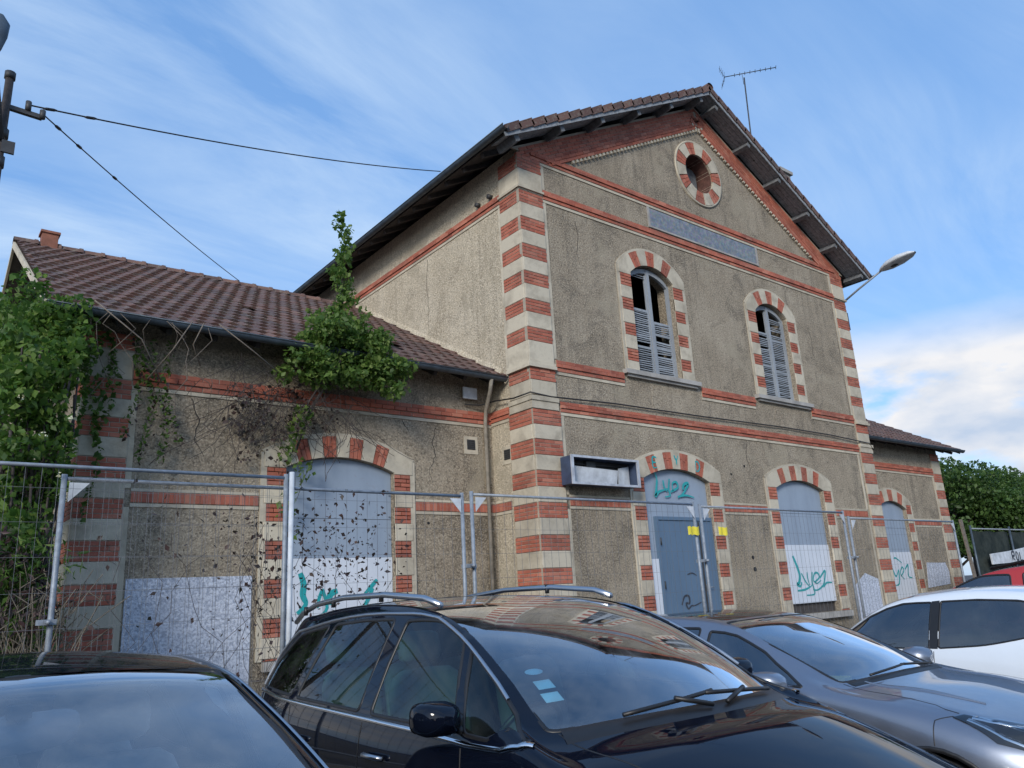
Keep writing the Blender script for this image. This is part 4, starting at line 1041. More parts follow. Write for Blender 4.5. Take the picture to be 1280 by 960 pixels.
# ================================================================== pole and overhead cables
UP = empty('utility_pole', (.47, 9, .5), 'dark weathered pole with brackets at the left edge of the photo', 'utility pole')
MB().tube([(.42, 9, .4), (.44, 9, 4), (.46, 9, 7.42)], .1, 10, radii=[.055, .05, .042]).build('pole', 'twig_dark', UP)
mb = MB(); mb.tube([(.46, 9, 7.38), (.46, 9, 7.46)], .055, 10); mb.tube([(.46, 9, 6.65), (.46, 9, 6.75)], .06, 10); mb.tube([(.45, 9, 6.3), (.45, 9, 6.42)], .065, 10); mb.box(.46, .58, 8.90, 8.93, 6.44, 6.58); mb.build('collar', 'iron', UP, kind='stuff')
mb = MB(); mb.bar((.12, 9, 7.05), (.80, 9, 7.02), .05, .05); mb.build('crossbar', 'iron', UP)
mb = MB(); mb.tube([(.66, 8.98, 7.05), (.66, 8.98, 7.16)], .03, 8); mb.tube([(.80, 8.98, 7.0), (.80, 8.98, 7.10)], .03, 8); mb.build('insulator', 'iron', UP, kind='stuff')
MB().tube([(.45, 8.95, 6.6), (.30, 8.8, 7.35), (.12, 8.6, 7.9)], .035, 8).build('lamp_arm', 'iron', UP)
mb = MB(); P = []
for t, q_ in ((0, .02), (.1, .05), (.3, .09), (.5, .10), (.62, .03)):
    c = Vector((.30, 9.0, 7.62+t*.85)); P.append([c+Vector((q_*math.cos(a), q_*.6*math.sin(a), 0)) for a in [2*math.pi*k/12 for k in range(13)]])
mb.grid(P); mb.build('lamp_head', 'zinc', UP)
def cable(a, b, sag, r_, label, fit=()):
    a, b = Vector(a), Vector(b); P = [a+(b-a)*t - Z*sag*4*t*(1-t) for t in [k/24 for k in range(25)]]
    E_ = empty('overhead_cable', a, label, 'overhead cable', 'cables strung from the pole to the station')
    MB().tube(P, r_, 6).build('wire', 'cable_black', E_)
    mb = MB()
    for t in fit: c = a+(b-a)*t-Z*sag*4*t*(1-t); d = (b-a).normalized(); mb.tube([c-d*.08, c-d*.04, c+d*.04, c+d*.08], .02, 8, radii=[.008, .018, .018, .008])
    mb.build('splice', 'cable_black', E_)
cable((.66, 8.98, 7.12), (7.78, 11.5, 9.86), .12, .009, 'overhead cable running up to the main roof eave', (.03, .09))
cable((.80, 8.98, 7.06), (5.65, 16.65, 8.93), .06, .008, 'overhead cable dropping behind the left wing ridge', (.04, .1, .22))

# ================================================================== right-hand background
SF = empty('screened_fence', (26, 9, .5), 'tall mesh fence backed with dark green netting beyond the right wing', 'fence')
xs = [22.4+2.55*k for k in range(9)]
for x in xs: MB().tube([(x, 8.9+.0*x, .4), (x, 8.9, 2.82)], .03, 8).build('post', 'zinc', SF)
MB().tube([(xs[0], 8.9, 2.74), (xs[-1], 8.9, 2.74)], .018, 8).build('rail', 'galvanised', SF)
t = NT('netting'); p_ = t.geo(); c_ = t.mix(t.rng(t.noise(2.5, 5, .65, p_), .4, .65), (.018, .026, .026), (.045, .055, .05)); t.bsdf(c_, .95, 0, t.bump(t.noise(5, 3, .5, p_), .6, .05), spec=.1)
for k in range(8):
    P = [[(xs[k]+.03+2.49*i/8, 8.94+.03*math.sin(i*1.7+k)*math.sin(z), z+(.02*math.sin(i*2.1+k) if z > 2 else 0)) for i in range(9)] for z in (.5, 1.0, 1.6, 2.2, 2.68)]
    MB().grid(P).build('netting', 'netting', SF)
mb = MB(); mb.prism([(22.92, 8.72, 1.80), (25.4, 8.72, 1.86), (25.45, 8.72, 2.24), (24.2, 8.72, 2.14), (22.9, 8.72, 2.07)], (0, .04, 0)); bn = mb.build('banner', 'box_white', None, 'dirty white banner with worn dark letters on the netted fence, above the red car', 'banner')
strokes(Frame((0, 8.72, 0), (1, 0, 0), (0, -1, 0)), [(9, [(0, 0), (0, 30)]), (9, [(0, 2), (18, 0), (18, 14), (0, 16), (20, 30)]), (9, [(40, 0), (34, 16), (40, 30), (52, 28), (54, 12), (44, 0)]), (8, [(70, 2), (70, 30), (86, 28)])], 24.25, 2.12, .0078, .004, 'black_paint_stroke', 'lettering', bn)
mb = MB(); mb.obox((21.8, 8.8, 1.75), (.07, 0, 0), (0, .02, 0), (.14, .0, -1.2)); mb.build('leaning_plank', 'twig', None, 'brown wooden plank leaning at the end of the mesh fence', 'plank')
def tree(x, y, h, wd, label, seed):
    E_ = empty('tree', (x, y, .4), label, 'tree', 'trees beyond the right-hand wing'); r_ = np.random.RandomState(seed)
    mb = MB(); mb.tube([(x, y, .2), (x+.1, y, h*.3), (x-.1, y+.1, h*.6), (x, y, h*.85)], .2, 8, radii=[.28, .2, .12, .04])
    cs = []
    for k in range(16):
        a = r_.uniform(0, 6.28); zc = h*r_.uniform(.36, .88); rr = wd*(1-.55*abs(zc/h-.55)/.45)*r_.uniform(.35, .85); c = Vector((x+rr*math.cos(a), y+rr*math.sin(a), zc)); cs.append(c)
        mb.tube([(x, y, zc*.62), (Vector((x, y, zc*.75))+c)/2, c], .05, 5, radii=[.07, .05, .02])
    mb.build('trunk', 'twig_dark', E_)
    P = [blob(c, (wd*.36, wd*.36, wd*.28), 950, .35) for c in cs] + [blob((x, y, h*.62), (wd*.7, wd*.7, h*.3), 1500, .5)]
    leaves(np.concatenate(P), .165, 'leaf_tree', 'crown', E_, seed, kind='stuff')
for k, (x, y, h, wd, lb) in enumerate(((41.5, 17.5, 7.6, 3.2, 'leafy tree rising just right of the wing roof tip'), (46.5, 18.5, 8.3, 3.4, 'tallest rounded green tree beyond the netted fence'), (52.0, 18.8, 7.9, 3.6, 'broad green tree at the right edge beyond the netted fence'),
                                        (57.5, 19.5, 7.6, 3.4, 'green tree farthest right, half outside the frame'), (43.5, 15.6, 5.8, 2.6, 'low dark tree behind the netted fence'), (49.5, 16.6, 6.1, 2.8, 'low bushy tree in front of the broad one'))):
    tree(x, y, h, wd, lb, 20+k)
# unseen hedges added so the cars have something dark to reflect
def added_hedge(x0, x1, y0, y1, h, label, seed):
    r_ = np.random.RandomState(seed); E_ = empty('added_hedge', ((x0+x1)/2, (y0+y1)/2, 0), label, 'added_hedge')
    n = int(max(x1-x0, y1-y0)*2.2); P = [blob((r_.uniform(x0, x1), r_.uniform(y0, y1), r_.uniform(.3, h)), (.9, .9, .8), 110, .4) for _ in range(n*3)]
    leaves(np.concatenate(P), .3, 'leaf_tree', 'foliage', E_, seed, kind='stuff')
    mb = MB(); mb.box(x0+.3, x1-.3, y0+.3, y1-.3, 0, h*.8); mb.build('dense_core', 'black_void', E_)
added_hedge(-19, -17, -16, 5, 3.4, 'dark greenery added out of view on the left for the cars to reflect', 90)
added_hedge(-17, 30, -20, -18, 4.0, 'dark greenery added out of view behind the camera for the cars to reflect', 91)
# ================================================================== cars
def paint(name, col, metal=.0, rough=.35, dust=.05, coat=1., spec=.5):
    t = NT(name); p = t.geo(); dust = t.rng(t.noise(3, 6, .65, p), .42, .75, 0, dust)
    c = t.mix(dust, col, (.22, .20, .17)); rg = t.rng(t.noise(9, 5, .6, p), .3, .8, rough, rough+.12)
    t.bsdf(c, rg, metal, None, spec=spec, Coat_Weight=coat, Coat_Roughness=.03, Coat_IOR=1.5)
paint('paint_black', (.003, .005, .012), .0, .4, .006, spec=.0, coat=.8)
paint('paint_grey', (.21, .24, .295), .75, .34, .02)
paint('paint_white', (.66, .72, .78), 0, .4)
paint('paint_red', (.42, .02, .012), .1, .35)
paint('paint_dark', (.006, .009, .014), .0, .35, .012, spec=.0, coat=.85)
simple('trim_black', (.012, .012, .013), .45, var=.2)
simple('rubber', (.02, .02, .021), .8, var=.3)
t = NT('chrome'); t.bsdf((.72, .73, .75), .16, 1.0)
t = NT('satin_chrome'); t.bsdf((.50, .51, .53), .32, 1.0)
simple('rim_alloy', (.42, .43, .45), .35, .9, .1)
def glassmat(name, tint, refl_boost=1.0, ior=1.52, dirt=.05):
    t = NT(name); tr = t.n('ShaderNodeBsdfTransparent'); tr.inputs[0].default_value = (*tint, 1)
    gl = t.n('ShaderNodeBsdfGlossy'); gl.inputs['Roughness'].default_value = .012; gl.inputs[0].default_value = (.95, .97, 1, 1)
    fr = t.n('ShaderNodeFresnel'); fr.inputs[0].default_value = ior
    f = t.math('MINIMUM', t.math('MULTIPLY', fr.outputs[0], refl_boost), 1.0)
    mx = t.n('ShaderNodeMixShader'); t.l(f, mx.inputs[0]); t.l(tr.outputs[0], mx.inputs[1]); t.l(gl.outputs[0], mx.inputs[2])
    df = t.n('ShaderNodeBsdfDiffuse'); df.inputs[0].default_value = (.35, .37, .38, 1)
    m2 = t.n('ShaderNodeMixShader'); t.l(t.rng(t.noise(5, 5, .6, t.geo()), .4, .8, 0, dirt), m2.inputs[0]); t.l(mx.outputs[0], m2.inputs[1]); t.l(df.outputs[0], m2.inputs[2]); t.l(m2.outputs[0], t.out.inputs[0])
glassmat('glass_screen', (.78, .88, .92), 3.6, dirt=.2)
glassmat('glass_screen_clear', (.90, .95, .97), 3.4, dirt=.25)
glassmat('glass_clear', (.86, .92, .92), 1.2, dirt=.06)
glassmat('glass_side', (.44, .70, .63), 1.0)
glassmat('glass_dark', (.20, .26, .27), 3.4)
glassmat('glass_lamp', (.85, .88, .9), 1.6, dirt=.02)
simple('seat_cloth', (.10, .105, .11), .9, var=.25, bump=.4)
simple('dash_light', (.30, .31, .33), .8, var=.15)
simple('seat_light', (.50, .50, .49), .9, var=.2, bump=.4)
simple('dash', (.06, .065, .075), .7, var=.2, bump=.3)
simple('headliner', (.66, .66, .64), .95, var=.1)
t = NT('mirror_glass'); t.bsdf((.7, .74, .78), .03, 1.0)
t = NT('lamp_red'); t.bsdf((.35, .01, .01), .2, 0, Coat_Weight=1.)
simple('sticker_cyan', (.30, .60, .72), .5, var=.1)

def crom(P, s):
    """Catmull-Rom through rows of P (numpy) at real parameters s (array)"""
    n = len(P); s = np.clip(s, 0, n-1-1e-9); i = np.floor(s).astype(int); t = (s-i)[..., None]
    p0, p1, p2, p3 = P[np.maximum(i-1, 0)], P[i], P[i+1], P[np.minimum(i+2, n-1)]
    return .5*((2*p1)+(p2-p0)*t+(2*p0-5*p1+4*p2-p3)*t*t+(3*p1-p0-3*p2+p3)*t**3)

class Car:
    """body surface S(s, t): s runs nose to tail through the stations, t from the centre line (0) over the upper edge (1), the belt (2), the mid side (3) to the sill (4); negative t is the other flank.
    local axes: x across, y from the front bumper (0) to the tail, z up"""
    def __init__(s, st, pw=2.4):
        # st: list of dict(C=(y,z), E=(x,y,z), B=(x,y,z), M=(x,y,z), K=(x,y,z))
        s.C = np.array([[0, q['C'][0], q['C'][1]] for q in st], float); s.E, s.B, s.M, s.K = (np.array([q[k] for q in st], float) for k in 'EBMK'); s.pw = pw; s.n = len(st)
    def S(s, sv, tv):
        sv, tv = np.broadcast_arrays(np.asarray(sv, float), np.asarray(tv, float)); sg = np.where(tv < 0, -1., 1.); t = np.abs(tv)
        C, E, B, M, K = (crom(a, sv) for a in (s.C, s.E, s.B, s.M, s.K))
        q = np.clip(t, 0, 1)[..., None]
        top = np.concatenate([E[..., :1]*q, C[..., 1:2]+(E[..., 1:2]-C[..., 1:2])*q**2, C[..., 2:]+(E[..., 2:]-C[..., 2:])*q**s.pw], -1)
        q8 = .90; T8 = np.concatenate([E[..., :1]*q8, C[..., 1:2]+(E[..., 1:2]-C[..., 1:2])*q8**2, C[..., 2:]+(E[..., 2:]-C[..., 2:])*q8**s.pw], -1)
        ctl = [T8, E, B, M, K, K*[.985, 1, 1]-[0, 0, .12]]
        u = np.clip(t-1, 0, 3-1e-9); i = np.floor(u).astype(int); f = (u-i)[..., None]; A = np.stack(ctl, 0)
        g = lambda k: np.take_along_axis(A, np.clip(k, 0, 5)[None, ..., None].repeat(3, -1), 0)[0]
        p0, p1, p2, p3 = g(i), g(i+1), g(i+2), g(i+3)
        sd_ = .5*((2*p1)+(p2-p0)*f*.9+(2*p0-5*p1+4*p2-p3)*f*f+(3*p1-p0-3*p2+p3)*f**3+0) if False else None
        tan1, tan2 = .5*(p2-p0), .5*(p3-p1)
        # shorten the tangent coming off the roof so the edge stays crisp
        l1 = np.linalg.norm(p1-p0, axis=-1, keepdims=True); L_ = np.linalg.norm(p2-p1, axis=-1, keepdims=True)+1e-9
        k = np.where((i == 0)[..., None], np.minimum(1, .8*L_/(np.linalg.norm(tan1, axis=-1, keepdims=True)+1e-9)), 1.)
        tan1 = tan1*k
        f2, f3 = f*f, f*f*f
        side = (2*f3-3*f2+1)*p1+(f3-2*f2+f)*tan1+(-2*f3+3*f2)*p2+(f3-f2)*tan2
        P = np.where((t <= 1)[..., None], top, side); P = P.copy(); P[..., 0] *= sg; return P
    def Nn(s, sv, tv):
        e = 1e-3; sv, tv = np.asarray(sv, float), np.asarray(tv, float); tc_ = np.where(np.abs(tv) < 2e-3, 2e-3, tv)
        a = s.S(sv+e, tc_)-s.S(sv-e, tc_); b = s.S(sv, tc_+e)-s.S(sv, tc_-e); n = np.cross(a, b); n /= np.linalg.norm(n, axis=-1, keepdims=True)+1e-12
        c = s.S(sv, tc_)-np.array([0, s.C[:, 1].mean(), .6]); n *= np.where((n*c).sum(-1, keepdims=True) < 0, -1, 1); return n
    def inv(s, pts, t0=1.0, t1=4.0, side=-1):
        """(y, z) side-view points to (s, t)"""
        if not hasattr(s, 'tab'):
            ss, tt = np.meshgrid(np.linspace(0, s.n-1, 400), np.linspace(1, 4, 260), indexing='ij'); P = s.S(ss, tt); s.tab = (ss.ravel(), tt.ravel(), P[..., 1].ravel(), P[..., 2].ravel())
        ss, tt, Y, Z_ = s.tab; out = []
        for y, z in pts:
            k = np.argmin((Y-y)**2+(Z_-z)**2); a, b = ss[k], tt[k]
            for _ in range(12):
                p = s.S(a, b); e = 1e-4; ds, dt = (s.S(a+e, b)-p)/e, (s.S(a, b+e)-p)/e
                J = np.array([[ds[1], dt[1]], [ds[2], dt[2]]]); r_ = np.array([y-p[1], z-p[2]])
                try: d = np.linalg.solve(J, r_)
                except Exception: break
                d = np.clip(d, -.15, .15); a, b = float(np.clip(a+d[0], 0, s.n-1)), float(np.clip(b+d[1], 1, 4))
            out.append((a, side*b))
        return out

def polyclip_cells(poly):
    P = np.array(poly); x0, y0 = P.min(0); x1, y1 = P.max(0); return x0, y0, x1, y1
def inside(poly, x, y):
    r_ = False; n = len(poly)
    for i in range(n):
        (xa, ya), (xb, yb) = poly[i], poly[(i+1) % n]
        if (ya > y) != (yb > y) and x < (xb-xa)*(y-ya)/(yb-ya+1e-12)+xa: r_ = not r_
    return r_
def rounded(poly, r_=.3, n=4):
    """round the corners of a polygon, r_ = share of the shorter side"""
    out = []; m_ = len(poly)
    for i in range(m_):
        a, b, c = (Vector((*poly[k % m_], 0)).to_2d() for k in (i-1, i, i+1)); rr = r_[i] if isinstance(r_, (list, tuple)) else r_
        d = min((a-b).length, (c-b).length)*rr
        p, q = b+(a-b).normalized()*d, b+(c-b).normalized()*d
        for k in range(n+1): t = k/n; out.append(tuple(p*(1-t)**2+b*2*t*(1-t)+q*t*t))
    return out
class ParamSheet:
    """flat grid in (s, t) that is cut exactly along polygons, sorted into regions and then lifted to the body"""
    def __init__(s, car, ns, ts):
        s.car = car; s.bm = bmesh.new(); g = [[s.bm.verts.new((a, b, 0)) for b in ts] for a in ns]
        for i in range(len(ns)-1):
            for j in range(len(ts)-1): s.bm.faces.new((g[i][j], g[i+1][j], g[i+1][j+1], g[i][j+1]))
        s.polys = []
    def cut(s, poly, tag):
        n = len(poly)
        for i in range(n):
            a, b = Vector((*poly[i], 0)), Vector((*poly[(i+1) % n], 0)); d = b-a
            if d.length < 1e-6: continue
            nn = Vector((-d.y, d.x, 0)).normalized(); lo, hi = (Vector((min(a.x, b.x), min(a.y, b.y), 0)), Vector((max(a.x, b.x), max(a.y, b.y), 0)))
            fs = [f for f in s.bm.faces if not (max(v.co.x for v in f.verts) < lo.x or min(v.co.x for v in f.verts) > hi.x or max(v.co.y for v in f.verts) < lo.y or min(v.co.y for v in f.verts) > hi.y)]
            fs = [f for f in fs if min(nn.dot(v.co-a) for v in f.verts) < -1e-6 and max(nn.dot(v.co-a) for v in f.verts) > 1e-6]
            if fs: bmesh.ops.bisect_plane(s.bm, geom=fs+list({e for f in fs for e in f.edges})+list({v for f in fs for v in f.verts}), plane_co=a, plane_no=nn, dist=1e-7)
        s.polys.append((poly, tag))
    def split(s):
        """lifted mesh data per tag (None = the rest)"""
        out = {}
        s.bm.verts.ensure_lookup_table()
        for i, v in enumerate(s.bm.verts): v.index = i
        co = np.array([v.co[:2] for v in s.bm.verts]); P = s.car.S(co[:, 0], co[:, 1]); NV = s.car.Nn(co[:, 0], co[:, 1])
        for f in s.bm.faces:
            c = f.calc_center_median(); tag = None
            for poly, tg in s.polys:
                if inside(poly, c.x, c.y): tag = tg
            out.setdefault(tag, []).append([v.index for v in f.verts])
        s.bm.free(); return co, P, NV, out

class CarBuilder:
    def __init__(s, car, root, X, Y, flip, zoff=0.):
        """car local x, y mapped to world: centre line at X, front bumper at Y; flip = nose towards +Y"""
        s.car, s.root, s.X, s.Y, s.f = car, root, X, Y, flip; s.z = zoff
    def w(s, p):
        x, y, z = p; return Vector((s.X+(-x if s.f else x), s.Y-y if s.f else s.Y+y, z+s.z))
    def sheet_to(s, P, NV, faces, name, mat, off=0., parent=None, **kw):
        used = sorted({i for f in faces for i in f}); mp_ = {a: b for b, a in enumerate(used)}; mb = MB()
        mb.add([s.w(P[i]+NV[i]*off) for i in used], [tuple(mp_[i] for i in f) for f in faces], True)
        me = mb.mesh(name, mat); bm = bmesh.new(); bm.from_mesh(me); bmesh.ops.remove_doubles(bm, verts=bm.verts, dist=2e-4); bmesh.ops.recalc_face_normals(bm, faces=bm.faces)
        # outward
        c = s.w((0, s.car.C[:, 1].mean(), .7)); sm = sum((f.calc_center_median()-c).dot(f.normal) for f in bm.faces)
        if sm < 0: bmesh.ops.reverse_faces(bm, faces=bm.faces)
        bm.to_mesh(me); bm.free()
        return link(name, me, parent or s.root, **kw)
    def ribbon(s, path, width, off, name, mat, closed=False, parent=None, thick=.006, n=6):
        """a raised strip following a (s, t) path over the body"""
        P = list(path)+([path[0]] if closed else []); Q = []
        for i in range(len(P)-1):
            for k in range(n): t = k/n; Q.append((P[i][0]*(1-t)+P[i+1][0]*t, P[i][1]*(1-t)+P[i+1][1]*t))
        Q.append(P[-1]); Q = np.array(Q); pts = s.car.S(Q[:, 0], Q[:, 1]); nn = s.car.Nn(Q[:, 0], Q[:, 1]); mb = MB(); rows = [[], [], [], []]
        m_ = len(pts)
        for i in range(m_):
            d = pts[(i+1) % m_ if closed and i == m_-1 else min(i+1, m_-1)]-pts[max(i-1, 0)]; d /= np.linalg.norm(d)+1e-9; sd2 = np.cross(nn[i], d); sd2 /= np.linalg.norm(sd2)+1e-9
            wd = width(i/(m_-1)) if callable(width) else width
            for r_, (a, b) in enumerate(((-.5, off-thick), (-.42, off), (.42, off), (.5, off-thick))): rows[r_].append(s.w(pts[i]+sd2*wd*a+nn[i]*b))
        mb.grid(rows, True); return mb.build(name, mat, parent or s.root)
    def patch(s, poly, off, name, mat, parent=None, n=10, **kw):
        """patch of the body surface inside a (s, t) polygon"""
        P = np.array(poly); x0, y0 = P.min(0); x1, y1 = P.max(0); sh = ParamSheet(s.car, np.linspace(x0, x1, n+1), np.linspace(y0, y1, n+1)); sh.cut([tuple(q) for q in poly], 'a'); co, PP, NV, out = sh.split()
        return s.sheet_to(PP, NV, out.get('a', []), name, mat, off, parent, **kw)
    def tube(s, pts, r_, name, mat, parent=None, n=8, radii=None): return MB().tube([s.w(p) for p in pts], r_, n, True, radii).build(name, mat, parent or s.root)
    def wheel(s, x, y, r_, wd, sg):
        o = empty('wheel', (0, 0, 0), parent=s.root); ax = s.w((x+sg, y, r_))-s.w((x, y, r_)); c = s.w((x, y, r_))
        mb = MB(); pf = [(-wd/2, r_*.68), (-wd/2, r_*.93), (-wd*.36, r_), (wd*.36, r_), (wd/2, r_*.93), (wd/2, r_*.68)]; mb.lathe(c, ax, pf, 36); mb.build('tyre', 'rubber', o)
        mb = MB(); mb.lathe(c, ax, [(wd*.46, r_*.69), (wd*.40, r_*.64), (wd*.1, r_*.62), (-wd*.3, r_*.6)], 36)
        a = ax.cross(Z).normalized(); b = ax.cross(a)
        for k in range(5):
            t_ = 2*math.pi*k/5; d = a*math.cos(t_)+b*math.sin(t_); e = ax.cross(d); mb.obox(c+ax.normalized()*wd*.34+d*r_*.34, e*r_*.075, ax.normalized()*.014, d*r_*.32)
        mb.lathe(c, ax, [(wd*.40, 0.001), (wd*.40, r_*.14), (wd*.2, r_*.16)], 20); mb.build('rim', 'rim_alloy', o)
    def seat(s, x, y, z, mat='seat_cloth', wd=.50, wh=.62):
        o = empty('seat', (0, 0, 0), parent=s.root)
        def cushion(c, hx, hy, hz, tilt, nm):
            P = []
            for i in range(9):
                a = -math.pi/2+math.pi*i/8; row = []
                for j in range(17):
                    b = 2*math.pi*j/16; sg = lambda v: (abs(v)**.45)*(1 if v >= 0 else -1)
                    q = (hx*sg(math.cos(a))*sg(math.cos(b)), hy*sg(math.cos(a))*sg(math.sin(b)), hz*sg(math.sin(a)))
                    row.append(s.w((c[0]+q[0], c[1]+q[1]*math.cos(tilt)+q[2]*math.sin(tilt), c[2]-q[1]*math.sin(tilt)+q[2]*math.cos(tilt))))
                P.append(row)
            MB().grid(P).build(nm, mat, o)
        cushion((x, y, z), wd/2, .25, .08, .1, 'cushion'); cushion((x, y+.30, z+.34), wd/2*.94, .07, wh/2, .22, 'backrest'); cushion((x, y+.42, z+.34+wh/2+.10), .13, .045, .085, .2, 'headrest')
    def steering(s, x, y, z, r_=.185, tilt=1.0):
        o = empty('steering_wheel', (0, 0, 0), parent=s.root); ax = Vector((0, math.sin(tilt), math.cos(tilt)*1.0)); c = Vector((x, y, z)); a = Vector((1, 0, 0)); b = ax.cross(a).normalized()
        MB().tube([s.w(c+(a*math.cos(t_)+b*math.sin(t_))*r_) for t_ in [2*math.pi*k/24 for k in range(25)]], .014, 8).build('rim', 'trim_black', o)
        mb = MB()
        for t_ in (0, math.pi, 1.57): mb.bar(s.w(c), s.w(c+(a*math.cos(t_)+b*math.sin(t_))*r_), .035, .02)
        mb.build('spoke', 'trim_black', o)
    def mirror(s, y, z, x, mat, sg, sz=1.):
        """door mirror: housing with its glass; sg = flank"""
        o = empty('door_mirror', (0, 0, 0), parent=s.root); P = []; G = []
        c0 = Vector((x*sg, y, z))
        for i, (t_, k) in enumerate(((0, .25), (.12, .62), (.35, .9), (.65, 1.0), (.88, .97), (1, .93))):   # front of the shell to the glass plane
            row = []
            for j in range(21):
                a = 2*math.pi*j/20; e = lambda v: (abs(v)**.62)*(1 if v >= 0 else -1)
                row.append(s.w((c0.x+sg*(.125*k*e(math.cos(a)))*sz, c0.y-.10+.19*t_*sz, c0.z+(.085*k*e(math.sin(a))+.01*math.cos(a))*sz)))
            P.append(row)
        mb = MB(); mb.grid(P); mb.add(P[0][:-1], [tuple(range(20))], True); mb.build('housing', mat, o)
        MB().add([s.w((c0.x+sg*(.112*(abs(math.cos(a))**.62)*(1 if math.cos(a) >= 0 else -1))*sz, c0.y+.078*sz, c0.z+.076*(abs(math.sin(a))**.62)*(1 if math.sin(a) >= 0 else -1)*sz)) for a in [2*math.pi*j/20 for j in range(20)]], [tuple(range(20))]).build('mirror_glass', 'mirror_glass', o)
        MB().tube([s.w((c0.x-sg*.08, c0.y-.01, c0.z-.05*sz)), s.w((c0.x-sg*.2, c0.y-.02, c0.z-.11))], .018, 8).build('mirror_foot', 'trim_black', o)

def build_car(cfg, name, label, X, Y, flip, zo=0.):
    root = empty(name, (X, Y+(-2 if flip else 2), 0), label, 'car', 'cars parked side by side in front of the fence')
    car = Car(cfg['st'], cfg.get('pw', 2.4)); b = CarBuilder(car, root, X, Y, flip, zo); n = car.n-1
    ns = sorted(set(np.round(np.linspace(0, n, n*cfg.get('res', 7)+1), 5))); ts = np.concatenate([np.linspace(-4, -1, 25), np.linspace(-1, 1, 21)[1:-1], np.linspace(1, 4, 25)])
    sh = ParamSheet(car, ns, ts)
    wins = {}
    for sg in (-1, 1):
        for k, (poly, rr) in enumerate(cfg['side']):
            pp = car.inv(rounded(poly, rr), side=sg); wins[('side', k, sg)] = pp
    for key, (poly, rr) in cfg['top'].items(): wins[key] = rounded(poly, rr)
    arches = []
    for sg in (-1, 1):
        for yc in cfg['wheels']:
            r_ = cfg['wr']*1.16; P = [(yc+r_*math.cos(a), cfg['wr']+r_*math.sin(a)) for a in [math.pi*k/16 for k in range(17)]]; P = [(yc+r_, .20)]+P+[(yc-r_, .20)]
            arches.append(car.inv([(y, max(z, .19)) for y, z in P], side=sg)); arches[-1][0] = (arches[-1][0][0], sg*4.01); arches[-1][-1] = (arches[-1][-1][0], sg*4.01)
    for k_, pp in wins.items(): sh.cut(pp, k_)
    for a_ in arches: sh.cut(a_, 'arch')
    for k_, pp in cfg.get('zones', {}).items():
        for sg in (-1, 1): sh.cut([(a, sg*c) for a, c in pp], ('zone', k_))
    co, P, NV, out = sh.split()
    b.sheet_to(P, NV, out[None], 'body', cfg['paint'])
    for k_, fs in out.items():
        if k_ is None or k_ == 'arch': continue
        if k_[0] == 'zone': b.sheet_to(P, NV, fs, k_[1][0], k_[1][1]); continue
        nm = 'windscreen' if k_ == 'windscreen' else 'rear_window' if k_ == 'rear' else 'roof_panel' if k_ == 'roof' else 'quarter_window' if k_[0] == 'side' and k_[1] in cfg.get('quarters', ()) else 'side_window'
        mat = cfg['glass'][0] if nm in ('windscreen', 'rear_window') else cfg['glass'][1] if k_ != 'roof' else cfg.get('roofmat', 'paint_dark')
        g = b.sheet_to(P, NV, fs, nm, mat, -.004 if k_ != 'roof' else 0)
        if k_ != 'roof': b.ribbon(wins[k_], cfg.get('seal', .022), .002, 'window_seal', 'trim_black', True, g, .008, 2)
    for a_ in arches: b.ribbon(a_, .03, .004, 'arch_lip', 'trim_black', False, None, .01, 1)
    mb = MB()
    for yc in cfg['wheels']:      # wheel wells
        for sg in (-1, 1):
            r_ = cfg['wr']*1.2; xo = abs(cfg['hw'])-.05; P2 = [[b.w((sg*x, yc+r_*math.cos(a), cfg['wr']+r_*math.sin(a))) for a in [math.pi*k/14 for k in range(15)]] for x in (xo, xo-.35)]
            mb.grid(P2)
            mb.add([b.w((sg*(xo-.35), yc+r_*math.cos(a), cfg['wr']+r_*math.sin(a))) for a in [math.pi*k/14 for k in range(15)]], [tuple(range(15))])
    mb.build('wheel_well', 'rubber', root, kind='stuff')
    for yc in cfg['wheels']:
        for sg in (-1, 1): b.wheel(sg*(cfg['hw']-.12), yc, cfg['wr'], .21, sg)
    mb = MB(); L_ = car.C[:, 1].max(); mb.obox(b.w((0, L_/2, .24)), (cfg['hw']-.25, 0, 0), (0, L_/2-.35, 0), (0, 0, .05)); mb.build('floor', 'rubber', root)
    # cabin
    i_ = cfg['cabin']
    mb = MB(); P = [[b.w((x, y+.10*(x/.7)**2, z)) for x in np.linspace(-i_['w'], i_['w'], 11)] for y, z in i_['dash']]; mb.grid(P); mb.build('dashboard', i_.get('dm', 'dash'), root)
    mb = MB(); mb.obox(b.w((0, i_['bench'][0]-1.2, .36)), (i_['w'], 0, 0), (0, 1.3, 0), (0, 0, .04)); mb.build('cabin_floor', i_.get('dm', 'rubber'), root)
    for sg in (-1, 1): b.seat(sg*.36, i_['seat'][0], i_['seat'][1], i_.get('mat', 'seat_cloth'))
    for x in (-.42, 0, .42): b.seat(x, i_['bench'][0], i_['bench'][1], i_.get('mat', 'seat_cloth'), .40, .58)
    sg_ = cfg['head']; P = [[b.w(p+np.array([0, 0, -.035])) for p in car.S(np.full(13, a), np.linspace(-.93, .93, 13))] for a in np.linspace(sg_[0], sg_[1], 12)]
    MB().grid(P).build('headliner', 'headliner', root)
    b.steering(.36 if not flip else -.36, i_['wheel'][0], i_['wheel'][1]) if False else b.steering(i_.get('side', -1)*.36, i_['wheel'][0], i_['wheel'][1])
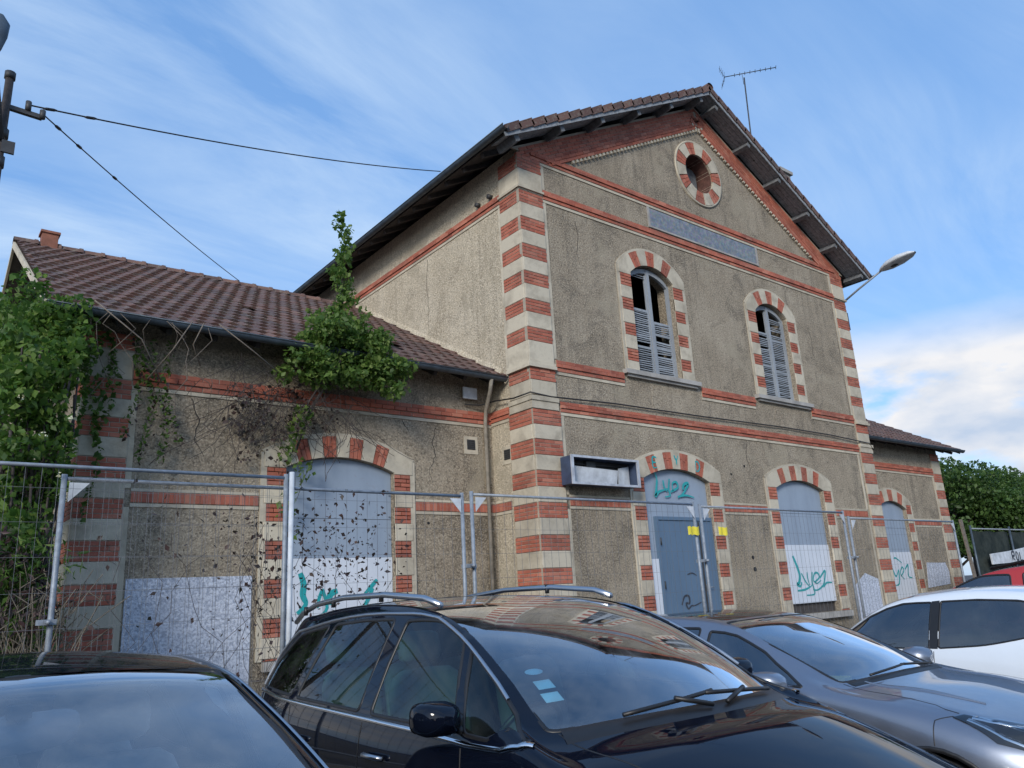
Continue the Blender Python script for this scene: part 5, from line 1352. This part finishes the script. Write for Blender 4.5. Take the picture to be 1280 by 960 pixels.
    if 'rv' in i_:
        y, z, xo = i_['rv']; rq = cfg.get('rvs', 1.); mb = MB(); P = []
        for t_, k in ((0, .3*rq), (.3, .9*rq), (1, 1.0*rq)):
            P.append([b.w((xo+.135*k*(abs(math.cos(a))**.5)*(1 if math.cos(a) > 0 else -1), y-.03+.035*t_, z+.045*k*(abs(math.sin(a))**.6)*(1 if math.sin(a) > 0 else -1)+.012*math.cos(a))) for a in [2*math.pi*q/20 for q in range(21)]])
        mb.grid(P); mb.add(P[0][:-1], [tuple(range(20))]); o = mb.build('rear_view_mirror', i_.get('dm', 'trim_black'), root)
        b.tube([(xo*.8, y-.01, z+.03), (xo*.5, y-.01, z+.075)], .016, 'mirror_stem', 'dash', o)
        mb = MB(); mb.obox(b.w((xo*.2, y-.03, z+.065)), (.03, 0, 0), (0, .03, 0), (0, 0, .018)); mb.build('sensor_box', 'dash', o)
    return root, car, b

def stn(C, E, B, M, K): return dict(C=C, E=E, B=B, M=M, K=K)
# ---------------------------------------------------------------- 1. black people carrier (nose towards the camera)
# front bumper y=0 -> world Y 1.06 ; axle heights etc. in metres
mpv = dict(paint='paint_black', glass=('glass_screen', 'glass_side'), hw=.915, wr=.33, wheels=(.86, 3.62), pw=2.6, res=8, head=(9.15, 11.0), quarters=(0, 3), seal=.02,
  st=[stn((.10, .20), (.55, .20, .20), (.62, .26, .20), (.66, .30, .19), (.68, .34, .18)),
      stn((.00, .48), (.62, .14, .50), (.74, .30, .46), (.80, .42, .34), (.80, .44, .20)),
      stn((.05, .70), (.66, .22, .71), (.80, .42, .66), (.855, .52, .42), (.84, .52, .18)),
      stn((.42, .87), (.71, .56, .84), (.87, .64, .76), (.905, .70, .48), (.87, .70, .18)),
      stn((.92, 1.065), (.76, 1.04, .995), (.895, 1.04, .90), (.915, 1.04, .52), (.88, 1.04, .18)),
      stn((1.18, 1.12), (.79, 1.42, 1.075), (.90, 1.34, 1.02), (.915, 1.34, .55), (.88, 1.34, .18)),
      stn((1.55, 1.31), (.745, 1.74, 1.28), (.893, 1.66, 1.035), (.915, 1.66, .56), (.88, 1.66, .18)),
      stn((1.98, 1.49), (.685, 2.10, 1.465), (.888, 2.10, 1.045), (.915, 2.10, .57), (.88, 2.10, .18)),
      stn((2.42, 1.60), (.645, 2.50, 1.575), (.885, 2.52, 1.055), (.915, 2.52, .57), (.88, 2.52, .18)),
      stn((3.10, 1.635), (.635, 3.12, 1.61), (.88, 3.14, 1.075), (.912, 3.14, .58), (.88, 3.14, .18)),
      stn((3.75, 1.60), (.62, 3.72, 1.575), (.865, 3.72, 1.09), (.90, 3.72, .60), (.87, 3.72, .20)),
      stn((4.22, 1.53), (.59, 4.10, 1.50), (.82, 4.12, 1.11), (.865, 4.14, .64), (.82, 4.12, .24)),
      stn((4.44, 1.15), (.60, 4.28, 1.12), (.72, 4.26, 1.04), (.76, 4.28, .66), (.72, 4.26, .28)),
      stn((4.50, .75), (.60, 4.38, .72), (.66, 4.34, .68), (.68, 4.34, .55), (.66, 4.32, .30)),
      stn((4.44, .30), (.50, 4.36, .30), (.56, 4.32, .29), (.6, 4.3, .28), (.6, 4.28, .27))],
  side=[([(1.40, 1.085), (1.66, 1.075), (1.80, 1.08), (1.955, 1.43), (1.90, 1.43), (1.62, 1.275)], [.1, .2, .25, .25, .1, .1]),
        ([(1.86, 1.085), (2.60, 1.10), (2.56, 1.525), (2.30, 1.525), (2.03, 1.48)], [.08, .08, .12, .2, .12]),
        ([(2.72, 1.105), (3.50, 1.125), (3.36, 1.515), (2.68, 1.535)], .08),
        ([(3.58, 1.13), (4.10, 1.155), (4.05, 1.28), (3.86, 1.46), (3.44, 1.51)], [.08, .12, .2, .25, .08])],
  top={'windscreen': ([(5.10, -.93), (5.10, .93), (9.1, .94), (9.1, -.94)], [.04, .04, .06, .06])},
  cabin=dict(w=.72, dash=[(1.22, 1.02), (1.45, 1.03), (1.85, 1.0), (2.02, .94), (2.06, .6)], seat=(2.55, .62), bench=(3.35, .62), wheel=(2.02, .98), side=-1, rv=(2.28, 1.42, .02)))
mv, mcar, mb_ = build_car(mpv, 'people_carrier', 'black people carrier with chrome window line and roof rails, nearest the camera', 2.83, 1.06, False)
mb_.side = -1
for sg in (-1, 1):
    # chrome line under and over the side glass
    lo = car_pts = mcar.inv([(1.36, 1.10), (1.42, 1.068), (1.52, 1.050), (1.75, 1.046), (2.1, 1.062), (2.6, 1.076), (3.2, 1.092), (3.8, 1.112), (4.16, 1.13)], side=sg)
    mb_.ribbon(lo, .022, .012, 'chrome_strip', 'chrome', False, None, .012, 4)
    hi = mcar.inv([(4.16, 1.16), (4.11, 1.30), (3.92, 1.475), (3.40, 1.535), (2.62, 1.557), (2.28, 1.547), (1.98, 1.475), (1.66, 1.315)], side=sg)
    mb_.ribbon(hi, .014, .010, 'chrome_strip', 'satin_chrome', False, None, .010, 4)
    # roof rail with its posts
    rl = [(sg*.60, 2.36, 1.59), (sg*.605, 2.5, 1.63), (sg*.612, 2.9, 1.662), (sg*.612, 3.4, 1.664), (sg*.60, 3.8, 1.635), (sg*.58, 4.06, 1.585), (sg*.565, 4.20, 1.53)]
    mb_.tube(rl, .017, 'roof_rail', 'satin_chrome')
    for y, z in ((2.95, 1.625), (3.55, 1.61), (3.95, 1.57)): mb_.tube([(sg*.61, y, z), (sg*.61, y, z+.055)], .014, 'rail_post', 'trim_black')
    mb_.mirror(1.83, 1.15, .985, 'paint_black', sg, .80)
    # door gaps and handles
    for pts_ in ([(1.80, 1.03), (1.78, .8), (1.72, .45)], [(2.66, 1.06), (2.66, .8), (2.62, .45)], [(3.56, 1.10), (3.50, .85), (3.30, .62)]):
        mb_.ribbon(mcar.inv(pts_, side=sg), .007, .0015, 'panel_gap', 'trim_black', False, None, .001, 6)
    for y in (2.48, 3.36):
        p = mcar.S(*mcar.inv([(y, .93)], side=sg)[0]); mb_.tube([(p[0]+sg*.012, y-.09, .93), (p[0]+sg*.035, y-.06, .935), (p[0]+sg*.035, y+.06, .935), (p[0]+sg*.012, y+.09, .93)], .012, 'door_handle', 'satin_chrome')
    # headlamps
    hp = [(2.1, sg*1.35), (2.55, sg*.95), (3.3, sg*1.12), (3.35, sg*1.45), (2.7, sg*1.75), (2.2, sg*1.65)]
    mb_.patch(hp, .006, 'headlight', 'glass_lamp'); mb_.patch([(a, t_*.995) for a, t_ in hp], .0015, 'lamp_reflector', 'rim_alloy')
    mb_.ribbon([(5.06, sg*.90), (4.4, sg*.90), (3.6, sg*.88), (2.9, sg*.80), (2.4, sg*.62)], .007, .0012, 'bonnet_gap', 'trim_black', False, None, .001, 6)
    mb_.patch([(11.0, sg*1.25), (11.35, sg*1.1), (12.1, sg*1.25), (12.5, sg*1.8), (12.3, sg*2.2), (11.8, sg*1.75)], .006, 'tail_light', 'lamp_red')
mb_.ribbon([(2.4, -.62), (2.25, 0), (2.4, .62)], .007, .0012, 'bonnet_gap', 'trim_black', False, None, .001, 8)
mb_.ribbon([(4.98, -.9), (5.0, 0), (4.98, .9)], .10, .004, 'scuttle', 'trim_black', False, None, .004, 8)
for x0_, x1_, yb in ((-.62, .02, 0), (.60, -.05, .02)):   # wipers
    pts_ = [mcar.S(5.06+.16*k/6+yb, -(x0_+(x1_-x0_)*k/6)) for k in range(7)]
    mb_.tube([p+np.array([0, -.015, .022]) for p in pts_], .009, 'wiper', 'trim_black')
    q = mcar.S(4.98, -(x0_*.1)); mb_.tube([q+np.array([0, 0, .02]), pts_[3]+np.array([0, -.02, .035])], .010, 'wiper_arm', 'trim_black')
# sun visors, stickers, inner mirror base
for k, (a_, c_, r_) in enumerate(((6.05, -.78, .030), (5.82, -.785, .022), (5.62, -.795, .024))):
    if k == 0: poly = [(a_+.055*math.cos(q), c_+.05*math.sin(q)) for q in [2*math.pi*i/16 for i in range(16)]]
    else: poly = [(a_-.07, c_-.045), (a_+.07, c_-.045), (a_+.07, c_+.045), (a_-.07, c_+.045)]
    mb_.patch(poly, -.008, 'sticker', 'sticker_cyan', n=2)
for sg in (-1, 1):
    mb = MB(); mb.obox(mb_.w((sg*.33, 2.52, 1.545)), (.19, 0, 0), (0, .09, .012), (0, 0, .008)); mb.build('sun_visor', 'headliner', mv)

# ---------------------------------------------------------------- 2. grey hatchback
hatch = dict(paint='paint_grey', glass=('glass_screen', 'glass_dark'), hw=.90, wr=.32, wheels=(.86, 3.52), pw=2.3, res=7, head=(7.95, 10.9), quarters=(2,), seal=.02, roofmat='paint_dark',
  st=[stn((.10, .20), (.55, .20, .20), (.62, .26, .20), (.66, .30, .19), (.68, .34, .18)),
      stn((.00, .42), (.64, .16, .42), (.74, .32, .40), (.80, .42, .30), (.80, .44, .20)),
      stn((.03, .66), (.66, .24, .68), (.80, .40, .60), (.85, .50, .40), (.83, .52, .18)),
      stn((.30, .79), (.70, .52, .81), (.855, .62, .72), (.895, .70, .46), (.86, .70, .18)),
      stn((.90, .93), (.72, .98, .90), (.87, 1.00, .82), (.90, 1.00, .50), (.87, 1.00, .18)),
      stn((1.30, .99), (.70, 1.44, .955), (.875, 1.44, .90), (.90, 1.44, .50), (.87, 1.44, .18)),
      stn((1.62, 1.14), (.685, 1.82, 1.11), (.87, 1.78, .925), (.90, 1.78, .50), (.87, 1.78, .18)),
      stn((1.98, 1.28), (.63, 2.16, 1.26), (.865, 2.14, .935), (.90, 2.14, .50), (.87, 2.14, .18)),
      stn((2.30, 1.375), (.58, 2.46, 1.35), (.86, 2.48, .945), (.90, 2.48, .50), (.87, 2.48, .18)),
      stn((2.90, 1.42), (.57, 2.98, 1.39), (.855, 3.0, .965), (.90, 3.0, .52), (.87, 3.0, .18)),
      stn((3.55, 1.38), (.55, 3.52, 1.35), (.84, 3.52, .99), (.89, 3.52, .54), (.86, 3.52, .20)),
      stn((3.98, 1.28), (.52, 3.88, 1.25), (.79, 3.88, 1.02), (.85, 3.92, .58), (.81, 3.9, .24)),
      stn((4.18, 1.0), (.55, 4.08, .98), (.70, 4.04, .92), (.74, 4.06, .60), (.70, 4.04, .28)),
      stn((4.28, .68), (.58, 4.16, .66), (.64, 4.12, .62), (.66, 4.12, .5), (.64, 4.1, .30)),
      stn((4.22, .28), (.50, 4.14, .28), (.56, 4.10, .27), (.6, 4.08, .26), (.6, 4.06, .25))],
  side=[([(1.62, .965), (2.42, .975), (2.46, 1.295), (2.22, 1.265), (1.98, 1.165), (1.74, 1.03)], [.12, .06, .1, .1, .1, .2]),
        ([(2.52, .98), (3.24, .995), (3.20, 1.30), (2.55, 1.315)], .08),
        ([(3.30, 1.0), (3.72, 1.03), (3.60, 1.20), (3.28, 1.295)], [.08, .3, .2, .08])],
  top={'windscreen': ([(5.12, -.91), (5.12, .91), (7.9, .91), (7.9, -.91)], [.04, .04, .06, .06]), 'roof': ([(8.02, -.86), (8.02, .86), (10.6, .86), (10.6, -.86)], .05), 'rear': ([(11.0, -.84), (11.0, .84), (11.8, .84), (11.8, -.84)], .08)},
  cabin=dict(w=.68, dash=[(1.36, .92), (1.6, .93), (1.85, .90), (1.98, .84), (2.02, .5)], seat=(2.35, .48), bench=(3.1, .48), wheel=(1.98, .86), side=-1, rv=(2.16, 1.22, 0)))
hx, hcar, hb = build_car(hatch, 'grey_hatchback', 'metallic grey hatchback with a dark roof, between the black people carrier and the white car', 5.52, 1.42, False)
for sg in (-1, 1):
    hb.mirror(1.74, .99, 1.0, 'paint_grey', sg, .95)
    hp = [(2.05, sg*1.5), (2.2, sg*1.02), (2.9, sg*.80), (3.45, sg*1.05), (3.5, sg*1.38), (2.8, sg*1.75)]
    hb.patch(hp, .006, 'headlight', 'glass_lamp'); hb.patch(hp, .001, 'lamp_base', 'trim_black')
    hb.ribbon([(2.25, sg*1.42), (2.35, sg*1.12), (2.9, sg*.93), (3.35, sg*1.1)], .034, .005, 'light_bar', 'chrome', False, None, .004, 5)
    hb.ribbon([(2.3, sg*1.5), (2.8, sg*1.52), (3.35, sg*1.3)], .028, .005, 'light_bar', 'chrome', False, None, .004, 5)
    hb.ribbon([(5.08, sg*.92), (4.4, sg*.92), (3.8, sg*.95), (3.5, sg*1.06)], .006, .0012, 'bonnet_gap', 'trim_black', False, None, .001, 6)
    hb.ribbon([(3.5, sg*1.3), (3.62, sg*1.7), (3.55, sg*2.3)], .006, .0012, 'panel_gap', 'trim_black', False, None, .001, 6)
    hb.ribbon([(3.6, sg*.62), (4.4, sg*.66), (5.0, sg*.74)], lambda t_: .05*math.sin(math.pi*min(.95, max(.05, t_))), .006, 'bonnet_crease', 'paint_grey', False, None, .006, 8)
    for pts_ in ([(1.66, .92), (1.62, .7), (1.60, .4)], [(2.48, .95), (2.48, .7), (2.45, .4)]): hb.ribbon(hcar.inv(pts_, side=sg), .006, .0015, 'panel_gap', 'trim_black', False, None, .001, 6)
hb.ribbon([(2.6, -.7), (2.35, 0), (2.6, .7)], .006, .0012, 'bonnet_gap', 'trim_black', False, None, .001, 8)
hb.ribbon([(5.02, -.88), (5.04, 0), (5.02, .88)], .08, .004, 'scuttle', 'trim_black', False, None, .004, 8)
for x0_, x1_ in ((-.58, .05), (.62, -.02)):
    pts_ = [hcar.S(5.10+.14*k/6, -(x0_+(x1_-x0_)*k/6)) for k in range(7)]; hb.tube([p+np.array([0, -.012, .018]) for p in pts_], .008, 'wiper', 'trim_black')
mb = MB(); mb.obox(hb.w((-.30, 1.72, .955)), (.10, .03, 0), (-.03, .09, 0), (0, 0, .012)); mb.build('yellow_vest', 'yellow_tag', None, 'yellow folded vest on the dashboard of the grey hatchback', 'vest')

# ---------------------------------------------------------------- 3. white small car, nose towards the fence
small = dict(paint='paint_white', glass=('glass_dark', 'glass_dark'), hw=.85, wr=.30, wheels=(.72, 3.06), pw=2.5, res=7, head=(7.9, 10.7), quarters=(1,), seal=.016,
  st=[stn((.08, .22), (.50, .18, .22), (.58, .24, .22), (.62, .28, .21), (.64, .32, .20)),
      stn((.00, .46), (.60, .14, .46), (.70, .28, .42), (.75, .38, .32), (.75, .40, .20)),
      stn((.04, .72), (.62, .22, .72), (.74, .36, .62), (.80, .44, .42), (.78, .46, .20)),
      stn((.40, .88), (.66, .50, .88), (.80, .56, .76), (.84, .60, .48), (.81, .60, .20)),
      stn((.85, .98), (.68, .96, .95), (.825, .94, .86), (.85, .94, .50), (.82, .94, .20)),
      stn((1.05, 1.03), (.68, 1.26, 1.0), (.825, 1.20, .93), (.85, 1.20, .50), (.82, 1.20, .20)),
      stn((1.36, 1.22), (.64, 1.54, 1.19), (.82, 1.46, .945), (.85, 1.46, .50), (.82, 1.46, .20)),
      stn((1.68, 1.38), (.59, 1.82, 1.35), (.815, 1.76, .955), (.85, 1.76, .50), (.82, 1.76, .20)),
      stn((2.05, 1.46), (.56, 2.14, 1.425), (.81, 2.12, .965), (.85, 2.12, .52), (.82, 2.12, .20)),
      stn((2.60, 1.485), (.55, 2.62, 1.45), (.805, 2.62, .985), (.845, 2.62, .52), (.82, 2.62, .20)),
      stn((3.15, 1.44), (.53, 3.08, 1.405), (.79, 3.08, 1.02), (.835, 3.08, .54), (.80, 3.08, .22)),
      stn((3.45, 1.36), (.51, 3.34, 1.31), (.74, 3.34, 1.08), (.80, 3.36, .60), (.76, 3.36, .26)),
      stn((3.62, 1.05), (.54, 3.50, 1.03), (.66, 3.48, .98), (.70, 3.50, .60), (.68, 3.48, .28)),
      stn((3.66, .66), (.54, 3.56, .64), (.62, 3.52, .62), (.64, 3.52, .48), (.62, 3.5, .28)),
      stn((3.60, .30), (.50, 3.52, .30), (.54, 3.5, .29), (.56, 3.48, .28), (.56, 3.46, .26))],
  side=[([(1.30, .99), (2.24, 1.00), (2.24, 1.375), (1.98, 1.37), (1.68, 1.27), (1.46, 1.13)], [.2, .06, .06, .1, .15, .2]),
        ([(2.32, 1.005), (2.70, 1.03), (3.10, 1.11), (3.12, 1.30), (2.95, 1.37), (2.32, 1.38)], [.06, .3, .35, .35, .3, .06])],
  top={'windscreen': ([(5.14, -.88), (5.14, .88), (7.8, .88), (7.8, -.88)], [.04, .04, .06, .06]), 'rear': ([(10.75, -.82), (10.75, .82), (11.7, .82), (11.7, -.82)], .08)},
  cabin=dict(w=.64, dash=[(1.15, .95), (1.4, .96), (1.6, .93), (1.75, .85), (1.8, .5)], seat=(2.1, .5), bench=(2.75, .5), wheel=(1.72, .9), side=1))
wx, wcar, wb = build_car(small, 'white_small_car', 'white small car with dark rounded side windows, at the right edge', 7.93, 5.60, True)
for sg in (-1, 1):
    wb.mirror(1.36, 1.0, .95, 'paint_white', sg, .9)
    pil = wcar.inv([(2.245, 1.0), (2.315, 1.0), (2.315, 1.385), (2.245, 1.38)], side=sg); wb.patch(pil, .004, 'door_pillar', 'trim_black', n=3)
    wb.ribbon(wcar.inv([(2.28, .98), (2.28, .7), (2.22, .4)], side=sg), .006, .0015, 'panel_gap', 'trim_black', False, None, .001, 6)
    hp = [(2.1, sg*1.5), (2.4, sg*1.02), (3.1, sg*1.0), (3.2, sg*1.5), (2.6, sg*1.8)]; wb.patch(hp, .006, 'headlight', 'glass_lamp'); wb.patch(hp, .001, 'lamp_base', 'rim_alloy')

# ---------------------------------------------------------------- 4. red tall car with dark roof behind the white one
import copy as _c
red = _c.deepcopy(mpv); red['paint'] = 'paint_red'; red['glass'] = ('glass_dark', 'glass_dark'); red['res'] = 6; red['top']['roof'] = ([(8.4, -.95), (8.4, .95), (11.0, .95), (11.0, -.95)], .05); red['roofmat'] = 'paint_dark'
red['cabin'] = dict(mpv['cabin'])
for q in red['st']:
    for k_ in 'CEBMK':
        v = list(q[k_]); v[-1] *= 1.03; q[k_] = tuple(v)
red['side'] = [([(y, z*1.03) for y, z in p], r_) for p, r_ in red['side']]
rx, rcar, rb = build_car(red, 'red_tall_car', 'bright red tall car with a dark roof, half hidden behind the white car', 9.86, 5.92, True)
for sg in (-1, 1):
    rb.mirror(1.70, 1.09, 1.03, 'paint_red', sg, 1.0)
    rl = [(sg*.60, 2.36, 1.64), (sg*.612, 2.9, 1.725), (sg*.612, 3.4, 1.725), (sg*.58, 4.06, 1.64)]; rb.tube(rl, .016, 'roof_rail', 'trim_black')

# ---------------------------------------------------------------- 5. dark car at lower left, nose towards the camera
saloon = _c.deepcopy(hatch); saloon['paint'] = 'paint_dark'; saloon['top'].pop('roof'); saloon['glass'] = ('glass_screen_clear', 'glass_clear'); saloon['res'] = 8
saloon['hw'] = .86
for q in saloon['st']:
    for k_ in 'EBMK': v = list(q[k_]); v[0] *= .955; q[k_] = tuple(v)
st_ = saloon['st']; st_[6]['C'] = (1.66, 1.165); st_[7]['C'] = (2.02, 1.325); st_[8]['C'] = (2.30, 1.44); st_[9]['C'] = (2.95, 1.475); st_[9]['E'] = (.57, 2.98, 1.42); st_[8]['E'] = (.63, 2.44, 1.385); st_[7]['E'] = (.685, 2.16, 1.28); st_[6]['E'] = (.735, 1.82, 1.125); st_[5]['E'] = (.755, 1.46, .96); st_[9]['E'] = (.60, 2.98, 1.42)
for k in range(10, 12): v = list(st_[k]['E']); v[0] += .02; st_[k]['E'] = tuple(v)
saloon['pw'] = 2.0; st_[5]['C'] = (1.38, .985); st_[6]['C'] = (1.75, 1.153); st_[7]['C'] = (2.09, 1.31); st_[8]['C'] = (2.38, 1.425); saloon['top']['windscreen'] = ([(5.12, -.945), (5.12, .945), (7.95, .955), (7.95, -.955)], [.03, .03, .05, .05])
saloon['cabin']['rv'] = (2.30, 1.262, .0); saloon['cabin']['mat'] = 'seat_light'; saloon['cabin']['dm'] = 'dash_light'; saloon['rvs'] = 1.25
sx_, scar, sb = build_car(saloon, 'dark_saloon_car', 'dark car at the lower left corner with its windscreen facing the camera', .37, .55, False, .035)
for sg in (-1, 1):
    sb.mirror(1.72, .985, .96, 'paint_dark', sg, 1.0)
    pth = [(5.3, sg*1.03), (6.2, sg*1.03), (7.2, sg*1.03), (8.0, sg*1.03), (9.0, sg*1.03), (10.2, sg*1.03)]
    sb.ribbon(pth, .014, .008, 'roof_drip_rail', 'satin_chrome', False, None, .008, 6)
    hp = [(2.05, sg*1.5), (2.2, sg*1.02), (2.9, sg*.80), (3.45, sg*1.05), (3.5, sg*1.38), (2.8, sg*1.75)]; sb.patch(hp, .006, 'headlight', 'glass_lamp'); sb.patch(hp, .001, 'lamp_base', 'rim_alloy')
    sb.ribbon([(5.08, sg*.92), (4.4, sg*.92), (3.8, sg*.95), (3.5, sg*1.06)], .006, .0012, 'bonnet_gap', 'trim_black', False, None, .001, 6)
for x0_, x1_ in ((-.58, .05), (.62, -.02)):
    pts_ = [scar.S(5.10+.14*k/6, -(x0_+(x1_-x0_)*k/6)) for k in range(7)]; sb.tube([p+np.array([0, -.012, .018]) for p in pts_], .008, 'wiper', 'trim_black')
